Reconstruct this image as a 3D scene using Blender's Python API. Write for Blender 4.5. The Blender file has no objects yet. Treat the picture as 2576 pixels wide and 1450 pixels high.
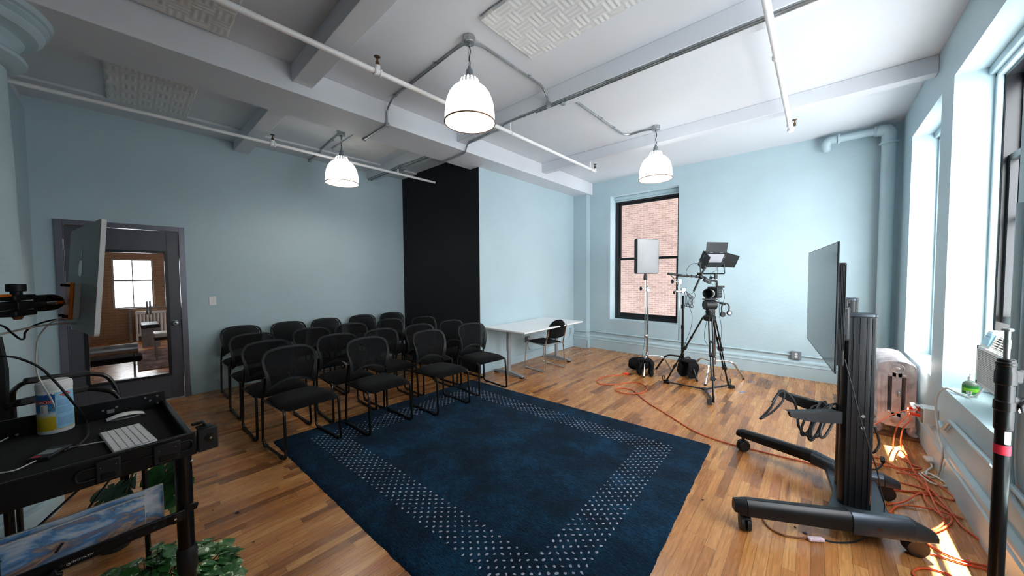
import bpy, math, random
from math import sin, cos, pi, radians, hypot
from mathutils import Vector, Matrix
random.seed(7)
V = Vector
scene = bpy.context.scene
COL = scene.collection

# ------------------------------------------------------------------ camera
FPX, YAW, PITCH, ROLL, HC = 861.8, 0.729312, 0.0380855, -0.0062243, 1.56
fw = V((-sin(YAW)*cos(PITCH), cos(YAW)*cos(PITCH), -sin(PITCH)))
rt0 = V((cos(YAW), sin(YAW), 0)); up0 = rt0.cross(fw)
RT = rt0*cos(ROLL)+up0*sin(ROLL); UP = up0*cos(ROLL)-rt0*sin(ROLL); FW = fw
cd = bpy.data.cameras.new('camera'); cam = bpy.data.objects.new('camera', cd); COL.objects.link(cam)
cd.sensor_width = 36; cd.lens = FPX/2576*36; cd.clip_start = 0.02; cd.clip_end = 200
M3 = Matrix((RT, UP, -FW)).transposed()
cam.matrix_world = Matrix.Translation((0, 0, HC)) @ M3.to_4x4()
scene.camera = cam
CO = V((0, 0, HC))
def ray(px, py): return RT*((px-1288)/FPX)+UP*(-(py-725)/FPX)+FW
def at(px, py, z=0.0):
    d = ray(px, py); t = (z-HC)/d.z; return CO+d*t
def atd(px, py, Z): return CO+ray(px, py)*Z
def atx(px, py, x):
    d = ray(px, py); return CO+d*(x/d.x)
def aty(px, py, y):
    d = ray(px, py); return CO+d*(y/d.y)
VR = V((RT.x, RT.y, 0)).normalized()      # level right
VN = V((-FW.x, -FW.y, 0)).normalized()    # level, towards the viewer
ZZ = V((0, 0, 1))

# ------------------------------------------------------------------ mesh builder
def frame(d, ref=ZZ):
    d = V(d).normalized()
    if abs(d.dot(ref)) > .98: ref = V((1, 0, 0))
    a = d.cross(ref).normalized(); return a, a.cross(d).normalized()
def cr(pts, k=6, closed=False):
    pts = [V(p) for p in pts]; n = len(pts); out = []
    rng = n if closed else n-1
    for i in range(rng):
        if closed: p0, p1, p2, p3 = pts[i-1], pts[i], pts[(i+1) % n], pts[(i+2) % n]
        else:
            p1, p2 = pts[i], pts[i+1]
            p0 = pts[i-1] if i > 0 else p1*2-p2
            p3 = pts[i+2] if i+2 < n else p2*2-p1
        for j in range(k):
            t = j/k
            out.append(.5*((2*p1)+(p2-p0)*t+(2*p0-5*p1+4*p2-p3)*t*t+(3*p1-p0-3*p2+p3)*t**3))
    if not closed: out.append(pts[-1])
    return out
def fillet(pts, r=.03, k=5):
    pts = [V(p) for p in pts]; out = [pts[0]]
    for i in range(1, len(pts)-1):
        a, b, c = pts[i-1], pts[i], pts[i+1]
        u = (a-b); w = (c-b); rr = min(r, u.length*.45, w.length*.45)
        p = b+u.normalized()*rr; q = b+w.normalized()*rr
        for j in range(k+1):
            t = j/k; out.append(p*(1-t)**2+b*2*t*(1-t)+q*t*t)
    out.append(pts[-1]); return out
class B:
    def __init__(s): s.v = []; s.f = []; s.M = None
    def add(s, vs, fs, M=None):
        o = len(s.v)
        for p in vs:
            p = V(p)
            if M is not None: p = M @ p
            s.v.append(p)
        for f in fs: s.f.append([i+o for i in f])
        return s
    def box(s, x0, x1, y0, y1, z0, z1, M=None):
        vs = [(x, y, z) for x in (x0, x1) for y in (y0, y1) for z in (z0, z1)]
        return s.add(vs, [(0, 1, 3, 2), (4, 6, 7, 5), (0, 4, 5, 1), (2, 3, 7, 6), (0, 2, 6, 4), (1, 5, 7, 3)], M)
    def ob(s, c, size, x=(1, 0, 0), y=(0, 1, 0)):
        x = V(x).normalized(); y = V(y); y = (y-x*y.dot(x)).normalized(); z = x.cross(y)
        M = Matrix((x, y, z)).transposed().to_4x4(); M.translation = V(c)
        a, b, c2 = [q/2 for q in size]
        return s.box(-a, a, -b, b, -c2, c2, M)
    def bar(s, p, q, w, h, ref=ZZ):
        p = V(p); q = V(q); a, b = frame(q-p, V(ref))
        return s.ob((p+q)/2, ((q-p).length, w, h), q-p, a)
    def cyl(s, p, q, r0, r1=None, n=16, cap=True):
        p = V(p); q = V(q); r1 = r0 if r1 is None else r1
        a, b = frame(q-p); vs = []
        for c, r in ((p, r0), (q, r1)):
            for i in range(n):
                t = 2*pi*i/n; vs.append(c+a*(r*cos(t))+b*(r*sin(t)))
        fs = [(i, (i+1) % n, n+(i+1) % n, n+i) for i in range(n)]
        if cap: fs += [tuple(range(n))[::-1], tuple(range(n, 2*n))]
        return s.add(vs, fs)
    def tube(s, pts, r, n=8, closed=False, flat=None):
        pts = [V(p) for p in pts]; N = len(pts); vs = []; fs = []
        rf = r if callable(r) else (lambda t: r)
        def tan(i):
            if closed: return (pts[(i+1) % N]-pts[i-1]).normalized()
            return (pts[min(i+1, N-1)]-pts[max(i-1, 0)]).normalized()
        a, b = frame(tan(0))
        for i in range(N):
            t = tan(i); a = (a-t*a.dot(t))
            if a.length < 1e-6: a, b = frame(t)
            a.normalize(); b = t.cross(a); rr = rf(i/(N-1))
            for k in range(n):
                w = 2*pi*k/n; vs.append(pts[i]+a*(rr*cos(w))+b*(rr*sin(w)))
        m = N if closed else N-1
        for i in range(m):
            j = (i+1) % N
            for k in range(n): fs.append((i*n+k, i*n+(k+1) % n, j*n+(k+1) % n, j*n+k))
        if not closed: fs += [tuple(range(n))[::-1], tuple(range((N-1)*n, N*n))]
        return s.add(vs, fs)
    def lathe(s, prof, c=(0, 0, 0), axis=(0, 0, 1), n=32, ref=None, closed=False):
        ax = V(axis).normalized(); a, b = frame(ax); c = V(c); vs = []; fs = []
        for r, z in prof:
            for i in range(n):
                t = 2*pi*i/n; vs.append(c+ax*z+a*(r*cos(t))+b*(r*sin(t)))
        m = len(prof)
        for j in range(m-1):
            for i in range(n): fs.append((j*n+i, j*n+(i+1) % n, (j+1)*n+(i+1) % n, (j+1)*n+i))
        if not closed:
            if prof[0][0] > 1e-5: fs.append(tuple(range(n))[::-1])
            if prof[-1][0] > 1e-5: fs.append(tuple(range((m-1)*n, m*n)))
        return s.add(vs, fs)
    def prism(s, pts, o, ux, uy, th):
        o = V(o); ux = V(ux).normalized(); uy = V(uy).normalized(); n = ux.cross(uy).normalized()
        N = len(pts); vs = [o+ux*a+uy*b for a, b in pts]+[o+ux*a+uy*b+n*th for a, b in pts]
        fs = [tuple(range(N))[::-1], tuple(range(N, 2*N))]+[(i, (i+1) % N, N+(i+1) % N, N+i) for i in range(N)]
        return s.add(vs, fs)
    def ell(s, c, r, n=16, m=10, M=None):
        c = V(c); vs = []; fs = []
        for j in range(m+1):
            ph = pi*j/m
            for i in range(n):
                t = 2*pi*i/n; p = V((r[0]*sin(ph)*cos(t), r[1]*sin(ph)*sin(t), r[2]*cos(ph)))
                if M is not None: p = M @ p
                vs.append(c+p)
        for j in range(m):
            for i in range(n): fs.append((j*n+i, (j+1)*n+i, (j+1)*n+(i+1) % n, j*n+(i+1) % n))
        return s.add(vs, fs)
    def grid(s, fn, nu, nv):
        vs = [fn(i/nu, j/nv) for i in range(nu+1) for j in range(nv+1)]
        fs = [(i*(nv+1)+j, (i+1)*(nv+1)+j, (i+1)*(nv+1)+j+1, i*(nv+1)+j+1) for i in range(nu) for j in range(nv)]
        return s.add(vs, fs)
    def build(s, name, m, parent=None, bevel=0, sharp=35, loc=None, solid=0, sub=0):
        me = bpy.data.meshes.new(name); me.from_pydata([tuple(p) for p in s.v], [], s.f)
        me.validate(); me.update()
        import bmesh
        bm = bmesh.new(); bm.from_mesh(me); bmesh.ops.recalc_face_normals(bm, faces=bm.faces); bm.to_mesh(me); bm.free()
        me.shade_smooth(); me.set_sharp_from_angle(angle=radians(sharp))
        me.materials.append(m)
        o = bpy.data.objects.new(name, me); COL.objects.link(o)
        if parent: o.parent = parent
        if loc: o.location = loc
        if solid:
            q = o.modifiers.new('Solidify', 'SOLIDIFY'); q.thickness = solid
        if sub:
            q = o.modifiers.new('Subdiv', 'SUBSURF'); q.levels = q.render_levels = sub
        if bevel:
            q = o.modifiers.new('Bevel', 'BEVEL'); q.width = bevel; q.segments = 2; q.limit_method = 'ANGLE'; q.angle_limit = radians(40)
        return o
def tag(o, label=None, cat=None, group=None, kind=None):
    if label: o['label'] = label
    if cat: o['category'] = cat
    if group: o['group'] = group
    if kind: o['kind'] = kind
    return o
def thing(name, label, cat, loc=(0, 0, 0), rz=0, group=None):
    o = bpy.data.objects.new(name, None); COL.objects.link(o); o.location = loc; o.rotation_euler = (0, 0, rz)
    o.empty_display_size = .1
    return tag(o, label, cat, group)
def struct(name, b, m, parent=None, **k):
    o = b.build(name, m, parent, **k)
    if not parent: o['kind'] = 'structure'
    return o
def dup(root, label=None):
    def cp(o, par):
        c = o.copy(); COL.objects.link(c); c.parent = par
        for ch in o.children: cp(ch, c)
        return c
    r = cp(root, None)
    if label: r['label'] = label
    return r
def text(name, s, size, o, ux, uy, m, parent=None, depth=.0006, align='CENTER', sx=1.0):
    cu = bpy.data.curves.new(name, 'FONT'); cu.body = s; cu.size = size; cu.extrude = depth; cu.align_x = align; cu.align_y = 'CENTER'
    t = bpy.data.objects.new(name+'_tmp', cu); COL.objects.link(t)
    dg = bpy.context.evaluated_depsgraph_get(); me = bpy.data.meshes.new_from_object(t.evaluated_get(dg))
    bpy.data.objects.remove(t); me.materials.clear(); me.materials.append(m)
    ux = V(ux).normalized(); uy = V(uy).normalized(); uz = ux.cross(uy)
    M = Matrix((ux*sx, uy, uz)).transposed().to_4x4(); M.translation = V(o)
    me.transform(M)
    ob = bpy.data.objects.new(name, me); COL.objects.link(ob)
    if parent: ob.parent = parent
    return ob

# ------------------------------------------------------------------ materials
def lin(c):
    c = [x/255 for x in c]
    return tuple([(x/12.92 if x <= .04045 else ((x+.055)/1.055)**2.4) for x in c])+(1,)
class N:
    def __init__(s, name):
        s.m = bpy.data.materials.new(name); s.m.use_nodes = True; s.t = s.m.node_tree; s.t.nodes.clear()
        s.out = s.t.nodes.new('ShaderNodeOutputMaterial')
    def n(s, typ, ins=None, **k):
        q = s.t.nodes.new(typ)
        for a, b in k.items(): setattr(q, a, b)
        for a, b in (ins or {}).items():
            if hasattr(b, 'bl_idname') and 'Socket' in b.bl_idname: s.t.links.new(b, q.inputs[a])
            else: q.inputs[a].default_value = b
        return q
    def math(s, op, a, b=None, c=None):
        q = s.t.nodes.new('ShaderNodeMath'); q.operation = op
        for i, x in enumerate((a, b, c)):
            if x is None: continue
            if hasattr(x, 'bl_idname'): s.t.links.new(x, q.inputs[i])
            else: q.inputs[i].default_value = x
        return q.outputs[0]
    def ramp(s, fac, stops, interp='LINEAR'):
        q = s.t.nodes.new('ShaderNodeValToRGB'); q.color_ramp.interpolation = interp
        e = q.color_ramp.elements
        while len(e) > 1: e.remove(e[-1])
        e[0].position, e[0].color = stops[0]
        for p, c in stops[1:]:
            x = e.new(p); x.color = c
        s.t.links.new(fac, q.inputs[0]); return q.outputs[0]
    def mix(s, fac, a, b, typ='MIX'):
        q = s.t.nodes.new('ShaderNodeMix'); q.data_type = 'RGBA'; q.blend_type = typ
        for i, x in ((0, fac), (6, a), (7, b)):
            if hasattr(x, 'bl_idname'): s.t.links.new(x, q.inputs[i])
            else: q.inputs[i].default_value = x
        return q.outputs[2]
    def done(s, shader):
        s.t.links.new(shader, s.out.inputs[0]); return s.m
def mat(name, c, rough=.5, metal=0, var=.06, scale=8, bump=0, bscale=60, emit=0, ecol=None, coat=0, spec=.5, sheen=0, trans=0, ior=1.45):
    s = N(name); tc = s.n('ShaderNodeTexCoord').outputs['Object']
    c = lin(c)
    nz = s.n('ShaderNodeTexNoise', {'Vector': tc, 'Scale': scale, 'Detail': 4.0}).outputs['Fac']
    d = tuple(x*(1-var*2) for x in c[:3])+(1,); l = tuple(min(1, x*(1+var*2)) for x in c[:3])+(1,)
    col = s.ramp(nz, [(.3, d), (.7, l)])
    p = s.n('ShaderNodeBsdfPrincipled', {'Base Color': col, 'Roughness': rough, 'Metallic': metal, 'Coat Weight': coat, 'Specular IOR Level': spec, 'Sheen Weight': sheen, 'Transmission Weight': trans, 'IOR': ior})
    if emit:
        p.inputs['Emission Strength'].default_value = emit; p.inputs['Emission Color'].default_value = lin(ecol or (255, 255, 255))
    if bump:
        nb = s.n('ShaderNodeTexNoise', {'Vector': tc, 'Scale': bscale, 'Detail': 6.0}).outputs['Fac']
        bp = s.n('ShaderNodeBump', {'Height': nb, 'Strength': bump, 'Distance': .01})
        s.t.links.new(bp.outputs[0], p.inputs['Normal'])
    return s.done(p.outputs[0])
def glassmat(name, tint=(1, 1, 1, 1), refl=.08):
    s = N(name)
    nz = s.n('ShaderNodeTexNoise', {'Scale': 1.5}).outputs['Fac']
    fr = s.n('ShaderNodeFresnel', {'IOR': 1.45}).outputs[0]
    bf = s.n('ShaderNodeNewGeometry').outputs['Backfacing']
    f2 = s.math('MULTIPLY', s.math('MULTIPLY', fr, s.math('SUBTRACT', 1.0, bf)), s.math('ADD', s.math('MULTIPLY', nz, .1), .75))
    a = s.n('ShaderNodeBsdfTransparent', {'Color': tint}); b = s.n('ShaderNodeBsdfGlossy', {'Roughness': .01})
    mx = s.n('ShaderNodeMixShader', {0: f2}); s.t.links.new(a.outputs[0], mx.inputs[1]); s.t.links.new(b.outputs[0], mx.inputs[2])
    return s.done(mx.outputs[0])

WALLC = (178, 200, 208)
M = {}
M['wall'] = mat('blue_wall_paint', WALLC, .55, var=.015, scale=1.5, bump=.06, bscale=45)
M['wallrough'] = mat('blue_paint_on_plaster', WALLC, .5, var=.02, scale=2, bump=.25, bscale=25)
M['trim'] = mat('blue_gloss_trim_paint', WALLC, .35, var=.02, scale=3, bump=.08, bscale=30)
M['ceil'] = mat('white_ceiling_paint', (218, 222, 228), .6, var=.015, scale=1.2, bump=.12, bscale=20)
M['pipe'] = mat('white_pipe_paint', (235, 235, 236), .35, var=.02, bump=.05)
M['blackwall'] = mat('matt_black_wall_paint', (36, 40, 44), .8, var=.03, scale=2, spec=.2)
M['black'] = mat('black_plastic', (22, 24, 27), .5, var=.08, bump=.04, bscale=200)
M['blackgloss'] = mat('black_gloss_metal', (10, 11, 12), .28, var=.05)
M['anod'] = mat('black_anodised_aluminium', (17, 18, 21), .38, metal=.2, var=.05, bump=.03, bscale=250)
M['alu_dk'] = mat('charcoal_aluminium', (62, 68, 76), .33, metal=.7, var=.05, scale=3)
M['fabric'] = mat('black_chair_fabric', (15, 15, 16), .95, var=.15, scale=120, bump=.3, bscale=500, spec=.1, sheen=.05)
M['bag'] = mat('black_nylon_bag', (18, 18, 20), .8, var=.15, scale=25, bump=.4, bscale=30, spec=.2)
M['galv'] = mat('galvanised_steel', (165, 170, 172), .32, metal=.85, var=.1, scale=12)
M['chrome'] = mat('chrome', (215, 215, 215), .12, metal=1, var=.03)
M['chrome_warm'] = mat('brass_sprinkler', (105, 80, 55), .35, metal=.8, var=.1)
M['alu'] = mat('silver_aluminium', (200, 202, 204), .35, metal=.6, var=.02)
M['imac'] = mat('brushed_silver_casing', (165, 177, 182), .4, metal=.1, var=.01)
M['imac_edge'] = mat('bright_silver_edge', (225, 225, 224), .35, metal=.1, var=.01)
M['orange'] = mat('orange_anodised', (240, 120, 20), .35, metal=.3, var=.04)
M['cord'] = mat('orange_vinyl_cord', (205, 84, 42), .45, var=.06, scale=20)
M['plugred'] = mat('orange_red_plug', (225, 60, 30), .4, var=.05)
M['whiteplastic'] = mat('white_plastic', (236, 236, 236), .35, var=.02)
M['whitecord'] = mat('white_cord', (215, 212, 205), .45, var=.03)
M['greyplastic'] = mat('grey_plastic', (120, 128, 134), .45, var=.05)
M['laminate'] = mat('white_laminate_top', (238, 238, 238), .3, var=.01)
M['greymetal'] = mat('silver_grey_powder_coat', (150, 154, 158), .4, metal=.2, var=.03)
M['doorpaint'] = mat('dark_grey_door_paint', (78, 79, 88), .32, var=.07, scale=3, bump=.05, bscale=10)
M['doorframe'] = mat('grey_metal_door_frame', (112, 112, 124), .28, metal=.3, var=.05, scale=3)
M['winframe'] = mat('black_window_frame_paint', (26, 28, 32), .3, var=.08, scale=4, bump=.05, bscale=20)
M['glass'] = glassmat('window_glass')
M['softbox'] = mat('white_diffusion_cloth', (158, 160, 163), .8, var=.01)
M['ribs'] = mat('dark_rib_aluminium', (24, 26, 30), .4, metal=.3)
M['ledwhite'] = mat('white_diffuser_sheet', (160, 160, 166), .6, var=.01)
M['woodarm'] = mat('brown_wood_bracket', (120, 75, 45), .4, var=.2, scale=20)
M['acplastic'] = mat('off_white_plastic_housing', (222, 226, 224), .4, var=.02)
M['acdark'] = mat('dark_vent_inside', (40, 44, 48), .7, var=.05)
M['redtape'] = mat('red_tape', (220, 40, 65), .55, var=.06, scale=30)
M['bluetape'] = mat('blue_tape', (95, 120, 190), .6, var=.05)
M['lint'] = mat('dark_blue_lint', (25, 35, 60), .9, var=.1)
M['white'] = mat('white_print', (235, 235, 235), .5, var=.01)
M['greenlabel'] = mat('green_label', (40, 120, 55), .4, var=.02)
M['limelabel'] = mat('lime_label', (120, 190, 45), .4, var=.02)
M['redlabel'] = mat('red_label', (190, 30, 45), .4, var=.02)
M['tile'] = mat('stove_enamel', (220, 220, 220), .3)
M['greencloth'] = mat('dark_leaf', (44, 92, 46), .5, var=.2, scale=25, bump=.1, bscale=40)
M['stem'] = mat('plant_stem', (50, 85, 40), .5, var=.1)
M['pot'] = mat('dark_plant_pot', (40, 42, 44), .5, var=.05)
M['monolith'] = mat('dark_screen_back', (40, 44, 50), .35, var=.03)

def radmat():
    s = N('silver_painted_iron'); tc = s.n('ShaderNodeTexCoord').outputs['Object']
    nz = s.n('ShaderNodeTexNoise', {'Vector': tc, 'Scale': 9.0, 'Detail': 6.0}).outputs['Fac']
    col = s.ramp(nz, [(.3, lin((150, 140, 142))), (.5, lin((196, 186, 188))), (.72, lin((222, 216, 216)))])
    vo = s.n('ShaderNodeTexWave', {'Vector': tc, 'Scale': 14.0, 'Distortion': 9.0, 'Detail': 3.0, 'Detail Scale': 2.0}).outputs['Fac']
    bp = s.n('ShaderNodeBump', {'Height': vo, 'Strength': .18, 'Distance': .006})
    p = s.n('ShaderNodeBsdfPrincipled', {'Base Color': col, 'Roughness': .38, 'Metallic': .25, 'Normal': bp.outputs[0]})
    return s.done(p.outputs[0])
M['radiator'] = radmat()

def floormat(name, W=.057, L=.5, dim=1.0):
    s = N(name); tc = s.n('ShaderNodeNewGeometry').outputs['Position']
    sp = s.n('ShaderNodeSeparateXYZ', {0: tc}); x, y = sp.outputs[0], sp.outputs[1]
    xr = s.math('DIVIDE', x, W); row = s.math('FLOOR', xr); fx = s.math('FRACT', xr)
    r1 = s.n('ShaderNodeTexWhiteNoise', {'W': row}, noise_dimensions='1D').outputs['Value']
    ll = s.math('ADD', s.math('MULTIPLY', r1, .25), L-.12)
    u = s.math('DIVIDE', s.math('ADD', y, s.math('MULTIPLY', r1, 7.0)), ll)
    idn = s.math('FLOOR', u); fu = s.math('FRACT', u)
    cv = s.n('ShaderNodeCombineXYZ', {0: row, 1: idn})
    wn = s.n('ShaderNodeTexWhiteNoise', {'Vector': cv.outputs[0]}, noise_dimensions='2D')
    rnd = wn.outputs['Value']
    base = s.ramp(rnd, [(0, lin((118, 74, 42))), (.08, lin((152, 98, 54))), (.3, lin((178, 118, 66))), (.6, lin((192, 132, 75))), (.88, lin((208, 152, 92))), (1, lin((172, 104, 58)))])
    gv = s.n('ShaderNodeCombineXYZ', {0: s.math('MULTIPLY', x, 26.0), 1: s.math('MULTIPLY', y, 2.4), 2: s.math('MULTIPLY', rnd, 40.0)})
    g = s.n('ShaderNodeTexNoise', {'Vector': gv.outputs[0], 'Scale': 1.6, 'Detail': 5.0, 'Distortion': 1.6}).outputs['Fac']
    wv = s.n('ShaderNodeTexWave', {'Vector': gv.outputs[0], 'Scale': .55, 'Distortion': 7.0, 'Detail': 3.0, 'Detail Scale': 1.2}).outputs['Fac']
    gr = s.ramp(g, [(.3, (.76, .7, .64, 1)), (.55, (1, 1, 1, 1)), (.8, (1.0, 1.0, 1.0, 1))])
    col = s.mix(.85, base, gr, 'MULTIPLY')
    wr = s.ramp(wv, [(0, (.66, .55, .46, 1)), (.18, (1, 1, 1, 1)), (1, (1, 1, 1, 1))])
    col = s.mix(.55, col, wr, 'MULTIPLY')
    # knots and scuffed grey patches
    kn = s.n('ShaderNodeTexVoronoi', {'Vector': gv.outputs[0], 'Scale': .33}).outputs['Distance']
    kk = s.ramp(kn, [(.0, (.18, .12, .09, 1)), (.09, (.5, .38, .3, 1)), (.14, (1, 1, 1, 1))])
    col = s.mix(.8, col, kk, 'MULTIPLY')
    st = s.n('ShaderNodeTexNoise', {'Vector': tc, 'Scale': 1.1, 'Detail': 7.0, 'Roughness': .65}).outputs['Fac']
    sm = s.ramp(st, [(.56, (0, 0, 0, 1)), (.74, (1, 1, 1, 1))])
    col = s.mix(s.math('MULTIPLY', sm, .55), col, lin((112, 92, 78)))
    # gaps
    e1 = s.math('MINIMUM', fx, s.math('SUBTRACT', 1.0, fx)); e2 = s.math('MULTIPLY', s.math('MINIMUM', fu, s.math('SUBTRACT', 1.0, fu)), ll)
    g1 = s.math('LESS_THAN', s.math('MULTIPLY', e1, W), .0009); g2 = s.math('LESS_THAN', e2, .0011)
    gap = s.math('MAXIMUM', g1, g2)
    col = s.mix(s.math('MULTIPLY', gap, .75), col, lin((50, 30, 20)))
    rg = s.math('ADD', s.math('MULTIPLY', g, .14), .2)
    bp = s.n('ShaderNodeBump', {'Height': s.math('SUBTRACT', s.math('MULTIPLY', g, .3), s.math('MULTIPLY', gap, .8)), 'Strength': .25, 'Distance': .004})
    p = s.n('ShaderNodeBsdfPrincipled', {'Base Color': col, 'Roughness': rg, 'Normal': bp.outputs[0], 'Specular IOR Level': .45})
    return s.done(p.outputs[0])
M['floor'] = floormat('oak_strip_floor')

def rugmat():
    s = N('blue_wool_pile'); tc = s.n('ShaderNodeTexCoord').outputs['Object']
    a = s.n('ShaderNodeTexNoise', {'Vector': tc, 'Scale': 3.0, 'Detail': 5.0, 'Roughness': .7}).outputs['Fac']
    mp = s.n('ShaderNodeMapping', {'Vector': tc, 'Scale': (40, 160, 40), 'Rotation': (0, 0, .5)}).outputs[0]
    b = s.n('ShaderNodeTexNoise', {'Vector': mp, 'Scale': 1.0, 'Detail': 4.0, 'Distortion': 1.0}).outputs['Fac']
    f = s.math('ADD', s.math('MULTIPLY', a, .5), s.math('MULTIPLY', b, .5))
    col = s.ramp(f, [(.35, lin((4, 15, 25))), (.5, lin((7, 36, 57))), (.64, lin((17, 68, 100)))])
    bp = s.n('ShaderNodeBump', {'Height': b, 'Strength': .9, 'Distance': .012})
    p = s.n('ShaderNodeBsdfPrincipled', {'Base Color': col, 'Roughness': .95, 'Sheen Weight': .04, 'Sheen Roughness': .5, 'Specular IOR Level': .05, 'Normal': bp.outputs[0]})
    return s.done(p.outputs[0])
M['rug'] = rugmat()
def meshmat():
    s = N('black_mesh_fabric'); tc = s.n('ShaderNodeTexCoord').outputs['Object']
    nz = s.n('ShaderNodeTexNoise', {'Vector': tc, 'Scale': 300.0}).outputs['Fac']
    p = s.n('ShaderNodeBsdfPrincipled', {'Base Color': s.ramp(nz, [(.3, lin((8, 9, 10))), (.7, lin((14, 15, 18)))]), 'Roughness': .8, 'Specular IOR Level': .2})
    t = s.n('ShaderNodeBsdfTransparent'); mx = s.n('ShaderNodeMixShader', {0: .92})
    s.t.links.new(t.outputs[0], mx.inputs[1]); s.t.links.new(p.outputs[0], mx.inputs[2]); return s.done(mx.outputs[0])
M['mesh'] = meshmat()
def brickmat(name, c1, c2, mo, axis='XZ', sc=1.0):
    s = N(name); tc = s.n('ShaderNodeNewGeometry').outputs['Position']
    sp = s.n('ShaderNodeSeparateXYZ', {0: tc})
    cb = s.n('ShaderNodeCombineXYZ', {0: sp.outputs[0 if axis[0] == 'X' else 1], 1: sp.outputs[2]})
    br = s.n('ShaderNodeTexBrick', {'Vector': cb.outputs[0], 'Color1': lin(c1), 'Color2': lin(c2), 'Mortar': lin(mo), 'Scale': sc, 'Mortar Size': .006, 'Mortar Smooth': .3, 'Brick Width': .21, 'Row Height': .068, 'Bias': .1})
    nz = s.n('ShaderNodeTexNoise', {'Vector': tc, 'Scale': 2.5, 'Detail': 8.0}).outputs['Fac']
    col = s.mix(.5, br.outputs['Color'], s.ramp(nz, [(.3, (.7, .65, .63, 1)), (.7, (1, 1, 1, 1))]), 'MULTIPLY')
    p = s.n('ShaderNodeBsdfPrincipled', {'Base Color': col, 'Roughness': .9})
    return s.done(p.outputs[0])
M['brick'] = brickmat('pale_red_brick', (126, 107, 101), (108, 89, 83), (142, 132, 126))
M['brick2'] = brickmat('tan_brick', (165, 132, 100), (150, 120, 92), (172, 145, 120), 'YZ')
def marble(name, seed):
    s = N(name); tc = s.n('ShaderNodeTexCoord').outputs['Object']
    mp = s.n('ShaderNodeMapping', {'Vector': tc, 'Location': (seed, seed*.7, seed*1.3), 'Scale': (1, 1, 2.2), 'Rotation': (.5, 0, 0)}).outputs[0]
    a = s.n('ShaderNodeTexNoise', {'Vector': mp, 'Scale': 4.2, 'Detail': 7.0, 'Distortion': 1.6, 'Roughness': .6}).outputs['Fac']
    col = s.ramp(a, [(.3, lin((245, 246, 250))), (.42, lin((225, 230, 242))), (.48, lin((165, 198, 232))), (.53, lin((92, 152, 212))), (.565, lin((150, 145, 160))), (.6, lin((220, 190, 165))), (.64, lin((145, 130, 130))), (.7, lin((190, 205, 235))), (.8, lin((240, 243, 250)))])
    b = s.n('ShaderNodeTexNoise', {'Vector': mp, 'Scale': 30.0, 'Detail': 5.0}).outputs['Fac']
    col = s.mix(.35, col, s.ramp(b, [(.35, (.5, .5, .5, 1)), (.6, (1, 1, 1, 1))]), 'MULTIPLY')
    p = s.n('ShaderNodeBsdfPrincipled', {'Base Color': col, 'Roughness': .35}); return s.done(p.outputs[0])
M['marble1'] = marble('blue_marbled_print', 1.3); M['marble2'] = marble('teal_marbled_print', 4.1)
def varieg():
    s = N('variegated_leaf'); tc = s.n('ShaderNodeTexCoord').outputs['Object']
    a = s.n('ShaderNodeTexNoise', {'Vector': tc, 'Scale': 28.0, 'Detail': 4.0, 'Distortion': 1.5}).outputs['Fac']
    col = s.ramp(a, [(.3, lin((26, 62, 28))), (.52, lin((48, 100, 46))), (.6, lin((66, 120, 58))), (.64, lin((205, 215, 180))), (.75, lin((220, 228, 205)))])
    p = s.n('ShaderNodeBsdfPrincipled', {'Base Color': col, 'Roughness': .35}); return s.done(p.outputs[0])
M['pothos'] = varieg()
def wipes():
    s = N('blue_and_yellow_wrap'); sp = s.n('ShaderNodeSeparateXYZ', {0: s.n('ShaderNodeTexCoord').outputs['Object']})
    z = sp.outputs[2]
    nz = s.n('ShaderNodeTexNoise', {'Scale': 20.0}).outputs['Fac']
    zz = s.math('ADD', z, s.math('MULTIPLY', nz, .012))
    col = s.ramp(s.math('DIVIDE', zz, .2), [(0, lin((240, 240, 240))), (.1, lin((236, 238, 240))), (.11, lin((225, 190, 40))), (.36, lin((235, 205, 60))), (.44, lin((225, 238, 245))), (.5, lin((60, 150, 205))), (.78, lin((20, 80, 150))), (.84, lin((30, 110, 180))), (.85, lin((240, 240, 240)))])
    p = s.n('ShaderNodeBsdfPrincipled', {'Base Color': col, 'Roughness': .35}); return s.done(p.outputs[0])
M['wipes'] = wipes()
M['wipes_side'] = mat('pale_blue_panel', (150, 205, 232), .4, var=.05, scale=40)
def shademat():
    s = N('opal_glass_shade')
    nz = s.n('ShaderNodeTexNoise', {'Scale': 3.0}).outputs['Fac']
    p = s.n('ShaderNodeBsdfPrincipled', {'Base Color': s.ramp(nz, [(.3, (.9, .9, .88, 1)), (.7, (.95, .95, .93, 1))]), 'Roughness': .2, 'Emission Color': (1, .97, .9, 1), 'Emission Strength': .9})
    return s.done(p.outputs[0])
M['shade'] = shademat()
M['rim'] = mat('copper_rim', (150, 110, 80), .3, metal=.6)
M['ribwhite'] = mat('white_ribbed_collar', (225, 226, 228), .4)
M['clear'] = mat('clear_gel_bottle', (225, 240, 235), .08, trans=.9, var=.01)
M['foam'] = mat('white_acoustic_foam', (222, 224, 224), .9, var=.02, bump=.1, bscale=120)
#PART2
# ================================================================== ROOM
XL, XR, XT, YF, YB, ZC = -6.15, .755, -3.95, 6.585, 3.66, 3.475
ZG, ZS = 3.231, 3.32
b = B().box(XL-.15, XR+.36, -3.2, YF+.36, -.15, 0); struct('floor', b, M['floor'])
b = B().box(XL-.3, XR+.36, -3.2, YF+.36, ZC, ZC+.2); struct('ceiling', b, M['ceil'])
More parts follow.
